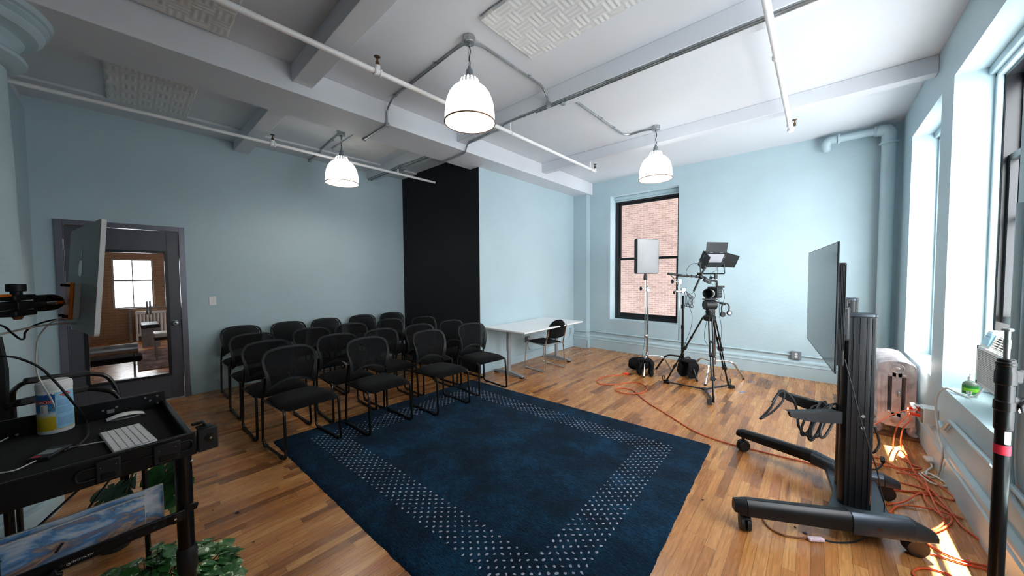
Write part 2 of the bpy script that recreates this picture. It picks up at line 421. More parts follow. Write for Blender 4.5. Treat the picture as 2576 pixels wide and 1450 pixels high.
# girder and cross beams
def beam(i, x0, x1, y0, y1, z0): return struct('trim_%d' % i, B().box(x0, x1, y0, y1, z0, ZC), M['ceil'], bevel=.006)
beam(1, -4.145, -3.585, -3.2, YF, ZG)
for i, (y0, y1) in enumerate(((1.04, 1.21), (2.94, 3.11), (4.8, 4.93), (-.86, -.68))):
    beam(2+2*i, -3.585, XR, y0, y1, ZS)
    if y0 < 3.6: beam(3+2*i, XL, -4.145, y0, y1, ZS)
struct('trim_10', B().box(XL, -5.63, -.68, YB, 3.447, ZC), M['ceil'], bevel=.004)
# left wall with door opening (y -.518..0.5)
W0, W1 = XL-.15, XL
b = B().box(W0, W1, -3.2, -.518, 0, ZC).box(W0, W1, .5, YB, 0, ZC).box(W0, W1, -.518, .5, 2.196, ZC)
struct('wall_left', b, M['wall'])
struct('wall_back_left', B().box(XL, -4.6, -.86, -.66, 0, 3.32), M['wall'])
struct('wall_back', B().box(XL-.3, XR+.6, -3.35, -3.2, 0, ZC), M['wall'])
# inner room corner block: black front face, blue side
struct('wall_table', B().box(XL-.15, XT, YB+.004, YF+.2, 0, ZC), M['wall'])
struct('wall_black', B().box(XL, XT+.001, YB-.004, YB+.004, 0, ZC), M['blackwall'])
# pilaster
struct('wall_pilaster', B().box(XT, -3.64, 6.42, YF+.05, 0, 3.231), M['wall'])
# far wall with window opening
FX0, FX1, FZ0, FZ1 = -3.185, -1.882, .632, 3.142
b = B().box(XT-.2, FX0, YF, YF+.36, 0, ZC).box(FX1, XR+.5, YF, YF+.36, 0, ZC).box(FX0, FX1, YF, YF+.36, 0, FZ0).box(FX0, FX1, YF, YF+.36, FZ1, ZC)
struct('wall_far', b, M['wallrough'])
# right wall with window openings
RW = [(3.045, 4.308), (4.665, 5.905), (1.43, 2.69)]
RZ0, RZ1 = .65, 3.08
ys = sorted(RW); b = B(); prev = -3.2
for y0, y1 in ys:
    b.box(XR, XR+.36, prev, y0, 0, ZC); b.box(XR, XR+.36, y0, y1, 0, RZ0); b.box(XR, XR+.36, y0, y1, RZ1, ZC); prev = y1
b.box(XR, XR+.36, prev, YF+.36, 0, ZC)
struct('wall_right', b, M['wallrough'])
# baseboards
def moulded(o, ux, L, n, name, h=.27):
    """profile extruded along ux, protruding along n"""
    pf = [(0, 0), (.028, 0), (.028, .175), (.034, .18), (.034, .192), (.024, .2), (.024, .225), (.03, .232), (.026, .25), (.012, .262), (.006, h), (0, h)]
    b = B(); o = V(o); ux = V(ux); n = V(n); Np = len(pf)
    vs = [o+n*p+ZZ*z for p, z in pf]+[o+ux*L+n*p+ZZ*z for p, z in pf]
    b.add(vs, [tuple(range(Np)), tuple(range(Np, 2*Np))[::-1]]+[(i, (i+1) % Np, Np+(i+1) % Np, Np+i) for i in range(Np)])
    return struct(name, b, M['trim'], sharp=25)
moulded((-3.64, YF, 0), (1, 0, 0), XR+3.64, (0, -1, 0), 'baseboard_far')
moulded((XT, 6.42, 0), (1, 0, 0), .31+.028, (0, -1, 0), 'baseboard_pilaster')
moulded((-3.64, 6.40, 0), (0, 1, 0), .185, (1, 0, 0), 'baseboard_pilaster_side')
moulded((XR, -3.2, 0), (0, 1, 0), YF+3.2, (-1, 0, 0), 'baseboard_right')
struct('baseboard_table_wall', B().box(XT, XT+.015, YB-.004, 6.42, 0, .14), M['trim'], bevel=.004)
struct('baseboard_left', B().box(XL, XL+.015, .505, YB-.004, 0, .125), M['trim'], bevel=.004)

# ---- far window
def sash(b, pl, a0, a1, z0, z1, d0, d1, w=.05, wb=None):
    """frame of four rails; pl maps (a, z, d) boxes"""
    wb = wb or w
    pl(b, a0, a0+w, z0, z1, d0, d1); pl(b, a1-w, a1, z0, z1, d0, d1); pl(b, a0+w, a1-w, z0, z0+wb, d0, d1); pl(b, a0+w, a1-w, z1-w, z1, d0, d1)
PLF = lambda b, a0, a1, z0, z1, d0, d1: b.box(a0, a1, d0, d1, z0, z1)
PLR = lambda b, a0, a1, z0, z1, d0, d1: b.box(d0, d1, a0, a1, z0, z1)
b = B(); sash(b, PLF, FX0, FX1, FZ0, FZ1-.06, YF+.24, YF+.36, .055, .07)
w1 = struct('window_1', b, M['winframe'], bevel=.004)
zm = 1.90
b = B(); sash(b, PLF, FX0+.055, FX1-.055, zm-.045, FZ1-.115, YF+.30, YF+.335, .045); b.build('window_sash', M['winframe'], w1, bevel=.003)
b = B(); sash(b, PLF, FX0+.055, FX1-.055, FZ0+.07, zm, YF+.255, YF+.29, .05, .06); b.build('window_sash', M['winframe'], w1, bevel=.003)
B().box(FX0+.1, FX1-.1, YF+.316, YF+.319, zm, FZ1-.16).build('window_pane', M['glass'], w1)
B().box(FX0+.1, FX1-.1, YF+.27, YF+.273, FZ0+.12, zm-.04).build('window_pane', M['glass'], w1)
b = B().box(FX0-.0, FX1, YF+.16, YF+.36, FZ1-.06, FZ1-.001).box(FX0, FX1, YF+.2, YF+.3, FZ1-.09, FZ1-.06); b.build('window_head_moulding', M['trim'], w1, bevel=.006)
B().box(FX0, FX1, YF+.001, YF+.25, FZ0-.001, FZ0+.006).build('window_sill', M['trim'], w1)
# ---- right windows
for i, (y0, y1) in enumerate(RW):
    b = B(); sash(b, PLR, y0, y1, RZ0+.004, RZ1-.06, XR+.225, XR+.355, .05, .06)
    w = struct('window_%d' % (i+2), b, M['winframe'], bevel=.004)
    zb = 1.19 if i == 0 else RZ0+.064
    b = B(); sash(b, PLR, y0+.05, y1-.05, 1.92, RZ1-.115, XR+.30, XR+.335, .04); b.build('window_sash', M['winframe'], w)
    b = B(); sash(b, PLR, y0+.05, y1-.05, zb, 1.96 if i else 2.4, XR+.25, XR+.285, .045); b.build('window_sash', M['winframe'], w)
    B().box(XR+.316, XR+.319, y0+.09, y1-.09, 1.95, RZ1-.15).build('window_pane', M['glass'], w)
    B().box(XR+.266, XR+.269, y0+.09, y1-.09, zb+.04, 1.93).build('window_pane', M['glass'], w)
    b = B().box(XR+.16, XR+.36, y0, y1, RZ1-.06, RZ1-.001).box(XR+.19, XR+.3, y0, y1, RZ1-.09, RZ1-.06).box(XR+.19, XR+.225, y1-.035, y1, RZ0, RZ1-.06).box(XR+.19, XR+.225, y0, y0+.035, RZ0, RZ1-.06)
    b.build('window_casing', M['trim'], w, bevel=.006)
# ---- door in the left wall
b = B().box(XL-.16, XL+.03, -.518, -.463, 0, 2.196).box(XL-.16, XL+.03, .445, .5, 0, 2.196).box(XL-.16, XL+.03, -.463, .445, 2.138, 2.196)
b.box(XL-.03, XL+.016, -.463, -.455, 0, 2.138)
d = struct('door_1', b, M['doorframe'], bevel=.003)
DX0, DX1 = XL-.035, XL+.01
b = B().box(DX0, DX1, -.458, -.345, .01, 2.133).box(DX0, DX1, .33, .441, .01, 2.133).box(DX0, DX1, -.345, .33, .01, .32).box(DX0, DX1, -.345, .33, 1.875, 2.133)
b.build('door_leaf', M['doorpaint'], d, bevel=.002)
b = B(); sash(b, lambda b, a0, a1, z0, z1, d0, d1: b.box(d0, d1, a0, a1, z0, z1), -.352, .337, .31, 1.885, DX0-.01, DX1+.014, .03); b.build('glazing_frame', M['winframe'], d, bevel=.003)
B().box(XL-.014, XL-.009, -.33, .315, .33, 1.865).build('door_pane', M['glass'], d)
k = B().lathe([(.03, 0), (.032, .006), (.014, .012), (.012, .03), (.026, .04), (.03, .055), (.026, .066), (.01, .07), (0, .07)], (DX1, .383, .973), (1, 0, 0), 24).build('door_knob', M['galv'], d)
B().cyl((DX1+.069, .383, .973), (DX1+.072, .383, .973), .008).build('key_slot', M['blackgloss'], k)
for z in (1.93, 1.1, .25): B().cyl((XL+.033, -.462, z-.05), (XL+.033, -.462, z+.05), .009, n=10).build('hinge', M['galv'], d)
B().box(XL-.02, XL+.032, .441, .447, .9, 1.02).build('strike_plate', M['blackgloss'], d)
B().box(XL-.15, XL+.02, -.463, .445, 0, .012).build('threshold', M['alu'], d)

# ---- neighbouring room seen through the door glass
struct('floor_next_room', B().box(-12.8, XL-.15, -3, 3.5, -.15, 0), M['floor'])
struct('ceiling_next_room', B().box(-12.8, XL-.15, -3, 3.5, ZC, ZC+.1), M['ceil'])
wy0, wy1, wz0, wz1 = -.26, .42, .8, 2.0
b = B().box(-12.8, -12.5, -3, wy0, 0, ZC).box(-12.8, -12.5, wy1, 3.5, 0, ZC).box(-12.8, -12.5, wy0, wy1, 0, wz0).box(-12.8, -12.5, wy0, wy1, wz1, ZC)
struct('wall_brick_next_room', b, M['brick2'])
struct('wall_side_next_room', B().box(-12.8, -11.5, 3.5, 3.6, 0, ZC).box(-8, XL-.15, 3.5, 3.6, 0, ZC).box(-11.5, -8, 3.5, 3.6, 0, .8).box(-11.5, -8, 3.5, 3.6, 3.0, ZC).box(-12.8, XL-.15, -3.1, -3, 0, ZC), M['brick2'])  # the opening out of view is added to brighten the next room
b = B(); sash(b, PLR, wy0, wy1, wz0, wz1, -12.62, -12.56, .03); b.box(-12.6, -12.57, wy0, wy1, 1.46, 1.5).box(-12.6, -12.57, .06, .08, wz0, wz1)
w = struct('window_6', b, M['greymetal']); B().box(-12.595, -12.59, wy0+.03, wy1-.03, wz0+.03, wz1-.03).build('window_pane', M['glass'], w)
b = B()
for q in range(9): b.cyl((-12.36, .1+q*.06, .12), (-12.36, .1+q*.06, .72), .024, n=8)
b.box(-12.4, -12.32, .08, .62, .66, .72).box(-12.4, -12.32, .08, .62, .12, .18)
for y in (.1, .58): b.box(-12.38, -12.34, y-.02, y+.02, 0, .14)
tag(b.build('radiator', M['acplastic']), 'white ribbed radiator under the window of the next room', 'radiator')
t = thing('stool', 'low square stool with pale seat standing by the rug in the next room', 'stool', (-9.45, .52, 0))
B().box(-.22, .22, -.24, .24, .42, .5).build('seat', M['acplastic'], t, bevel=.02)
B().box(-.21, .21, -.23, .23, .37, .42).build('seat_frame', M['black'], t)
for x in (-.19, .19):
    for y in (-.21, .21): B().box(x-.015, x+.015, y-.015, y+.015, 0, .37).build('leg', M['galv'], t)
s = N('worn_red_rug'); nz = s.n('ShaderNodeTexNoise', {'Scale': 9.0, 'Detail': 6.0}).outputs['Fac']
p = s.n('ShaderNodeBsdfPrincipled', {'Base Color': s.ramp(nz, [(.3, lin((60, 34, 38))), (.5, lin((105, 80, 75))), (.7, lin((140, 120, 110)))]), 'Roughness': .95}); s.done(p.outputs[0]); M['redrug'] = s.m
tag(B().box(-10.6, -8.35, .06, 1.6, 0, .012).build('rug', M['redrug']), 'worn red and grey patterned rug on the floor of the next room', 'rug')
t = thing('lounge_chair', 'dark low chair with shiny metal legs close behind the door glass', 'chair', (-7.25, -.2, 0))
B().box(-.3, .05, -.3, .3, .36, .44).build('seat', M['fabric'], t, bevel=.03)
B().cyl((.06, -.28, .56), (.06, .26, .56), .07, n=24).build('headrest', M['galv'], t)
for y in (-.25, .22):
    B().tube([(.06, y, .5), (-.1, y, .3), (-.3, y, .0)], .012).build('leg', M['galv'], t)
    B().tube([(-.28, y, .42), (-.02, y, .3), (.2, y, .0)], .012).build('leg', M['galv'], t)
t = thing('exercise_bench', 'dark bench with round weights in front of the bright window of the next room', 'bench', (-11.6, .3, 0))
B().box(-.3, .5, -.15, .15, .42, .5).build('cushion', M['black'], t, bevel=.02)
for x in (-.2, .4): B().box(x-.02, x+.02, -.14, .14, 0, .42).build('leg', M['galv'], t)
B().cyl((0, -.45, .85), (0, .5, .85), .012).build('bar', M['galv'], t)
for y in (-.05, 0): B().cyl((0, y, .85), (0, y+.03, .85), .16, n=28).build('weight_plate', M['greyplastic'], t)
for y in (-.3, .35): B().box(-.02, .02, y-.02, y+.02, .0, .86).build('upright', M['galv'], t)

# ---- outside
struct('wall_brick_outside', B().box(-12, 2.5, 12.0, 12.2, -6, 20), M['brick'])
struct('wall_facade_blocker', B().box(-12, -3.3, YF+.36, YF+.5, -5, 20).box(-1.75, 1.115, YF+.36, YF+.5, -5, 20).box(-3.3, -1.75, YF+.36, YF+.5, -5, .55).box(-3.3, -1.75, YF+.36, YF+.5, 3.2, 20), M['brick'])  # unseen own facade, added and raised to keep sky light off the alley brick

# ---- column
t = thing('column', 'round pale blue column with moulded capital at the left edge', 'column', (-3.865, -.745, 0))
sh = [(.285, .12)]+[(.285-.012*(z-1)*.4 if z > 1 else .287, z) for z in (.6, 1.2, 2.0, 2.85)]
B().lathe([(.286, .16), (.29, .8), (.286, 1.6), (.28, 2.3), (.272, 2.9)], n=56).build('shaft', M['wallrough'], t)
B().lathe([(.4, 0), (.4, .06), (.385, .09), (.36, .1), (.37, .12), (.35, .15), (.31, .165), (.29, .19)], n=56).build('base', M['trim'], t)
B().lathe([(.272, 2.88), (.30, 2.895), (.35, 2.93), (.355, 2.95), (.345, 2.965), (.325, 2.97), (.33, 2.98), (.31, 2.99), (.315, 3.03), (.34, 3.055), (.345, 3.065), (.335, 3.075), (.345, 3.08), (.40, 3.10), (.425, 3.13), (.43, 3.145), (.415, 3.15), (.43, 3.16), (.445, 3.175), (.445, 3.185), (.435, 3.19), (.455, 3.2), (.465, 3.231)], n=64).build('capital', M['trim'], t, sharp=30)

# ---- foam panels
def foam(label, x0, x1, y0, y1, name='acoustic_foam_panel', cell=.118):
    nx = int((x1-x0)/.0098); ny = int((y1-y0)/.0098)
    def fn(u, v):
        x = x0+(x1-x0)*u; y = y0+(y1-y0)*v
        i, j = math.floor(x/cell), math.floor(y/cell); fx, fy = x/cell-i, y/cell-j
        q = fx if (i+j) % 2 else fy
        h = .007*(.5-.5*cos(2*pi*q*3))+.012
        e = min(u, 1-u, v, 1-v); h = 0 if e < .002 else h
        ed = .003*sin(x*37+y*29)
        if u in (0, 1): x += ed
        if v in (0, 1): y += ed
        return (x, y, ZC-.018-h)
    b = B().grid(fn, nx, ny)
    b.box(x0+.01, x1-.01, y0+.01, y1-.01, ZC-.028, ZC+.001)
    return tag(b.build(name, M['foam'], sharp=60), label, 'foam panel')
foam('dim acoustic foam panel on the ceiling above the door, between column and blue wall', -5.62, -4.2, -.09, .53)
foam('acoustic foam panel at the top left between the big beam and the near sprinkler pipe', -3.52, -2.9, -.62, .585)
foam('large bright acoustic foam panel on the ceiling right of the nearest pendant lamp', -1.91, -.5, 1.785, 2.43)
foam('acoustic foam panel on the ceiling behind the left pendant lamp', -5.43, -4.2, 2.08, 2.77)

# ---- sprinkler pipes
def sprinkler(root, x, y, z, up=.07):
    b = B().cyl((x, y, z), (x, y, z+.03), .014, n=12).cyl((x, y, z+.03), (x, y, z+.035), .01)
    b.tube([(x-.012, y, z+.03), (x-.014, y, z+.05), (x, y, z+.066)], .002, 6).tube([(x+.012, y, z+.03), (x+.014, y, z+.05), (x, y, z+.066)], .002, 6).cyl((x, y, z+.035), (x, y, z+.062), .004)
    b.lathe([(0, 0), (.022, 0), (.026, .004), (.022, .005), (0, .006)], (x, y, z+.066), n=18)
    return b.build('sprinkler_head', M['chrome_warm'], root)
def ring(b, x, y, z, r=.03, w=.03):
    b.lathe([(r-.008, -w), (r, -w), (r+.003, -w*.6), (r-.003, -w*.4), (r-.003, w*.4), (r+.003, w*.6), (r, w), (r-.008, w)], (x, y, z), (0, 1, 0), 20)
zp = 3.19
b = B().cyl((-5.05, -3.2, zp+.015), (-5.05, 3.64, zp), .019); ring(b, -5.05, 1.24, zp); b.cyl((-5.05, 1.24, zp), (-5.05, 1.24, zp+.045), .022)
t = tag(b.build('sprinkler_pipe', M['pipe']), 'white sprinkler pipe along the left blue wall, ending before the black wall', 'pipe')
sprinkler(t, -5.05, 1.24, zp+.045)
b = B().cyl((-5.05, 2.93, zp), (-5.05, 2.93, ZS+.02), .009); ring(b, -5.05, 2.93, zp, .022, .012); b.build('hanger', M['pipe'], t)
b = B().cyl((-2.68, -3.2, 3.2), (-2.68, 4.99, 3.2), .021); ring(b, -2.68, 1.39, 3.2); b.cyl((-2.68, 1.39, 3.2), (-2.68, 1.39, 3.25), .022)
ring(b, -2.68, 2.2, 3.2, .024, .015); b.ell((-2.68, 4.99, 3.2), (.026, .03, .026)).cyl((-2.68, 4.995, 3.2), (-2.68, 4.995, 3.24), .02)
t = tag(b.build('sprinkler_pipe', M['pipe']), 'long white sprinkler pipe passing behind the nearest pendant lamp', 'pipe')
sprinkler(t, -2.68, 1.39, 3.25); sprinkler(t, -2.68, 4.995, 3.24)
for y, z in ((2.99, ZS), (4.85, ZS)):
    b = B().cyl((-2.68, y, 3.2), (-2.68, y, z+.01), .009); ring(b, -2.68, y, 3.2, .024, .012); b.build('hanger', M['pipe'], t)
b = B().cyl((-.268, 1.0, 3.2), (-.268, 5.05, 3.2), .023); ring(b, -.268, 3.33, 3.2, .028, .02); ring(b, -.268, 4.93, 3.2, .027, .018); b.cyl((-.268, 5.06, 3.17), (-.268, 5.06, 3.24), .026).lathe([(.03, -.008), (.034, 0), (.03, .008)], (-.268, 5.09, 3.195), (0, 1, 0), 16)
t = tag(b.build('sprinkler_pipe', M['pipe']), 'short thick white sprinkler pipe on the right side of the ceiling', 'pipe')
sprinkler(t, -.235, 5.06, 3.22)

# ---- conduits
def conduit(label, paths, clips=(), boxes=(), r=.011, mt='galv', name='conduit', cat='conduit'):
    b = B()
    for p in paths: b.tube(p, r, 10)
    t = tag(b.build(name, M[mt]), label, cat)
    for c, d in clips:
        c = V(c); d = V(d).normalized(); q = B().lathe([(r+.001, -.008), (r+.004, -.008), (r+.004, .008), (r+.001, .008)], c, d, 12)
        s_ = frame(d)[0] if abs(d.z) < .9 else V((0, 1, 0)); s_ = V((s_.x, s_.y, 0)); s_ = s_.normalized() if s_.length > .1 else V((0, 1, 0))
        q.ob(c+s_*.02, (.016, .02, .004), d, s_)
        q.build('clip', M[mt], t)
    for c, sz in boxes: B().ob(c, sz).build('fitting', M[mt], t, bevel=.004)
    return t
zk = ZC-.014
L1, L2, L3 = V((-2.13, 1.885, 0)), V((-1.605, 4.61, 0)), V((-4.755, 1.94, 0))
conduit('grey conduit from the nearest lamp box leftwards over the big beam',
    [fillet([(L1.x-.04, L1.y, zk-.02), (L1.x-.14, L1.y+.01, zk), (-3.45, 1.945, zk), (-3.568, 1.95, zk-.09), (-3.568, 1.95, ZG+.01)], .1, 8), [(-3.56, 1.95, ZG-.014), (-4.15, 1.965, ZG-.014)]],
    clips=[((-2.6, 1.905, zk), (1, 0, 0)), ((-3.36, 1.943, zk), (1, 0, 0)), ((-4.05, 1.963, ZG-.014), (1, 0, 0))],
    boxes=[((-3.57, 1.95, ZG-.01), (.035, .04, .045)), ((-4.15, 1.965, ZG-.012), (.035, .045, .03))])
conduit('grey conduit from the left lamp box to the left wall',
    [fillet([(L3.x-.03, L3.y, zk-.02), (L3.x-.12, L3.y, zk), (-5.6, 1.99, zk), (-5.66, 1.99, 3.432), (-6.13, 2.01, 3.432)], .03)],
    clips=[((-5.1, 1.965, zk), (1, 0, 0)), ((-5.8, 2.0, 3.432), (1, 0, 0))], boxes=[((-6.135, 2.01, 3.42), (.03, .04, .05))])
conduit('grey conduit running from the nearest lamp box to the cross beam',
    [fillet([(L1.x, L1.y+.04, zk-.02), (L1.x+.01, L1.y+.14, zk), (-2.11, 2.83, zk), (-2.11, 2.925, zk-.08), (-2.11, 2.925, ZS)], .09, 8)],
    clips=[((-2.11, 2.62, zk), (0, 1, 0))], boxes=[((-2.1, 2.925, ZS-.02), (.05, .04, .05)), ((-1.98, 3.0, ZS-.016), (.04, .06, .03))])
conduit('pair of long grey conduits along the underside of the cross beam',
    [fillet([(XR, 2.955, ZS-.013), (-2.1, 2.955, ZS-.013), (-2.75, 2.955, ZS-.013), (-2.85, 3.0, ZS-.03), (-3.1, 3.03, ZS-.013), (-3.5, 3.05, ZS-.013), (-3.57, 3.07, ZG-.01), (-3.62, 3.09, ZG-.014), (-4.15, 3.12, ZG-.014)], .06), [(XR, 2.982, ZS-.012), (-2.3, 2.982, ZS-.012)]],
    clips=[((x, 2.957, ZS-.013), (1, 0, 0)) for x in (-.9, -1.45, -1.6, -2.45)]+[((-3.95, 3.11, ZG-.014), (1, 0, 0))])
conduit('thin grey conduit leading to the pendant lamp near the far window',
    [fillet([(-2.0, 3.11, zk), (-2.02, 3.16, zk), (-2.02, 4.55, zk), (-1.95, 4.62, zk), (L2.x-.14, L2.y, zk), (L2.x-.04, L2.y, zk-.02)], .12, 8)],
    clips=[((-2.02, 3.9, zk), (0, 1, 0)), ((-2.02, 4.25, zk), (0, 1, 0)), ((-1.86, 4.615, zk), (1, 0, 0))])
conduit('bundle of dark conduits with a round box on the beam before the black wall',
    [fillet([(-4.16, 2.98, ZS-.013), (-4.6, 2.98, ZS-.013), (-4.9, 2.93, ZS-.013), (-5.15, 2.95, ZS-.013), (-6.14, 2.97, ZS-.013)], .03), [(-5.1, 3.0, ZS-.013), (-6.14, 3.02, ZS-.013)], [(-4.16, 3.03, ZS-.013), (-5.0, 3.03, ZS-.013)]],
    clips=[((-4.45, 2.98, ZS-.013), (1, 0, 0))], boxes=[((-5.03, 2.975, ZS-.03), (.12, .12, .055)), ((-4.93, 2.93, ZS-.03), (.05, .04, .04))])

# ---- pendant lamps
def lamp(label, c, ph=0.0):
    x, y = c.x, c.y
    t = thing('pendant_lamp', label, 'lamp', (x, y, ZC), 0, 'pendant lamps hanging from the ceiling')
    b = B().lathe([(.045, -.001), (.052, -.003), (.052, -.05), (.047, -.055), (0, -.055)], n=8); b.cyl((0, 0, -.055), (0, 0, -.075), .012, n=10)
    j = b.build('junction_box', M['galv'], t, bevel=.003)
    for sx in (-1, 1): B().cyl((sx*.03, 0, -.055), (sx*.03, 0, -.06), .004, n=8).build('screw', M['galv'], j)
    B().tube(cr([(0, 0, -.07), (.012*cos(ph), .012*sin(ph), -.12), (-.006, .004, -.17), (.008, 0, -.21), (0, 0, -.255)], 5), .0045, 8).build('cord', M['black'], t)
    ch = B()
    for k in range(7):
        z = -.085-k*.022; a = (k % 2)*pi/2
        ch.tube([V((-.012+.006*cos(w)*cos(a), .006*cos(w)*sin(a), z+.014*sin(w))) for w in [q*pi/4 for q in range(8)]], .0012, 5, closed=True)
    ch.build('chain', M['galv'], t)
    B().lathe([(.012, -.235), (.014, -.26), (.024, -.262), (.028, -.27), (.028, -.3), (.032, -.305), (.032, -.325)], n=24).build('socket', M['greyplastic'], t)
    B().lathe([(.03, -.32), (.05, -.325), (.066, -.34), (.073, -.36), (.075, -.395), (.07, -.4)], n=32).build('collar', M['ribwhite'], t)
    f = B()
    for k in range(14):
        a = 2*pi*k/14; f.tube([(.064*cos(a), .064*sin(a), -.337), (.075*cos(a), .075*sin(a), -.36), (.078*cos(a), .078*sin(a), -.395)], .006, 6)
    f.build('collar_ribs', M['shade'], t)
    pr = [(.07, -.375), (.082, -.385), (.11, -.4), (.14, -.425), (.165, -.46), (.185, -.51), (.195, -.56), (.2, -.61), (.202, -.68)]
    inn = [(r-.004, z+.0005 if i else z) for i, (r, z) in enumerate(pr)][::-1]
    B().lathe(pr+inn, n=56, closed=True).build('shade', M['shade'], t)
    B().lathe([(.198, -.676), (.207, -.676), (.208, -.68), (.207, -.684), (.198, -.684)], n=56, closed=True).build('rim', M['rim'], t)
    B().ell((0, 0, -.52), (.045, .045, .06)).build('bulb', M['shade'], t)
    ld = bpy.data.lights.new('bulb_light', 'POINT'); ld.energy = 6; ld.color = (1, .9, .78); ld.shadow_soft_size = .05
    lo = bpy.data.objects.new('bulb_light', ld); COL.objects.link(lo); lo.location = (x, y, ZC-.62)
    ld = bpy.data.lights.new('bulb_glow', 'POINT'); ld.energy = 2.2; ld.color = (1, .9, .78); ld.shadow_soft_size = .06
    lo = bpy.data.objects.new('bulb_glow', ld); COL.objects.link(lo); lo.location = (x, y, ZC-.355)
    return t
lamp('nearest and largest-looking pendant lamp, in front of the long sprinkler pipe', L1)
lamp('right pendant lamp hanging in front of the far wall above the window', L2, 1)
lamp('left pendant lamp hanging in front of the left blue wall', L3, 2)

# ---- corner heating pipe
hx, hy = .63, 6.43
b = B().tube(fillet([(hx, hy, .0), (hx, hy, 3.30)], .05), .066, 20)
b.lathe([(.068, -.02), (.088, -.02), (.088, 0), (.068, .0)], (hx, hy, 3.2), n=24)
b.tube(cr([(hx, hy, 3.22), (hx, hy, 3.3), (hx-.02, hy, 3.35), (hx-.1, hy+.01, 3.37)], 5), .07, 16)
b.cyl((hx-.08, hy+.01, 3.37), (.10, hy+.04, 3.37), .045, n=16)
b.tube(cr([(.16, hy+.03, 3.37), (.08, hy+.04, 3.37), (.045, hy+.05, 3.33), (.045, hy+.07, 3.29), (.045, hy+.095, 3.27)], 5), .052, 14)
for x in (hx-.12, .17): b.lathe([(.046, -.012), (.062, -.012), (.062, .012), (.046, .012)], (x, hy+.02, 3.37), (1, 0, 0), 18)
tag(b.build('heating_pipe', M['wallrough']), 'thick blue painted riser pipe in the far right corner with an elbow at the ceiling', 'pipe')

# ---- electrical on the walls
def outlet(name, label, cat, c, n, w, h, d, mt, duplex=True, hole=True):
    c = V(c); n = V(n); ux = ZZ.cross(n).normalized()
    t = tag(B().ob(c+n*d/2, (w, h, d), ux, ZZ).build(name, M[mt], bevel=.004), label, cat)
    if duplex:
        for s_ in (-1, 1):
            q = B().lathe([(0, 0), (.015, 0), (.017, .002), (.0, .0025)], c+n*d+ZZ*(.02*s_), n, 20).build('socket', M['whiteplastic'], t)
            B().ob(c+n*(d+.002)+ZZ*(.02*s_)+ux*.005, (.002, .008, .003), ux, ZZ).ob(c+n*(d+.002)+ZZ*(.02*s_)-ux*.005, (.002, .007, .003), ux, ZZ).build('slot', M['blackgloss'], q)
    return t
t = outlet('light_switch', 'white light switch plate on the left wall beside the door', 'switch', (XL, .755, 1.232), (1, 0, 0), .075, .118, .008, 'whiteplastic', False)
B().box(XL+.008, XL+.02, .750, .760, 1.222, 1.242).build('toggle', M['whiteplastic'], t)
outlet('outlet_box', 'grey outlet box low on the far wall left of the television', 'outlet', (-.219, YF, .343), (0, -1, 0), .115, .115, .045, 'greyplastic')
outlet('outlet_box', 'grey outlet box on the wall under the white table', 'outlet', (XT, 4.80, .385), (1, 0, 0), .07, .115, .06, 'greyplastic')
outlet('junction_box', 'blue painted junction box in the corner behind the white table', 'junction box', (XT, 6.30, .37), (1, 0, 0), .1, .115, .06, 'wall', False)
conduit('blue painted conduit along the far wall above the baseboard', [fillet([(XT+.06, 6.395, .355), (-3.62, 6.395, .355), (-3.615, 6.56, .35), (-.28, 6.57, .34)], .02), [(-.16, 6.57, .34), (.75, 6.57, .335)]],
    clips=[((x, 6.57, .343), (1, 0, 0)) for x in (-3.0, -1.6, -.9)], mt='trim')
conduit('blue painted conduit curving under the white table', [cr([(XT+.03, 6.28, .32), (XT+.03, 6.2, .22), (XT+.02, 5.9, .17), (XT+.02, 5.2, .165), (XT+.02, 4.9, .19), (XT+.03, 4.80, .3)], 8)], mt='trim', r=.009)
conduit('blue painted conduit along the right wall below the near window sill', [fillet([(.735, 4.2, .39), (.735, 4.1, .36), (.735, 4.02, .42), (.735, 3.94, .48), (.735, 3.1, .5), (.735, 1.2, .5)], .05)], mt='trim', r=.013)
conduit('blue painted conduit bending down the pier beside the light stand', [cr([(.735, 2.93, 1.9), (.735, 2.93, .8), (.735, 2.92, .6), (.735, 2.86, .47), (.735, 2.7, .43), (.735, 2.2, .42), (.735, 1.0, .42)], 8)], mt='trim', r=.014)
t = outlet('outlet_box', 'steel outlet box with two orange plugs on the right wall', 'outlet', (.755, 4.42, .37), (-1, 0, 0), .13, .13, .08, 'acplastic', False)
B().box(.662, .676, 4.36, 4.48, .31, .43).build('cover_plate', M['galv'], t, bevel=.003)

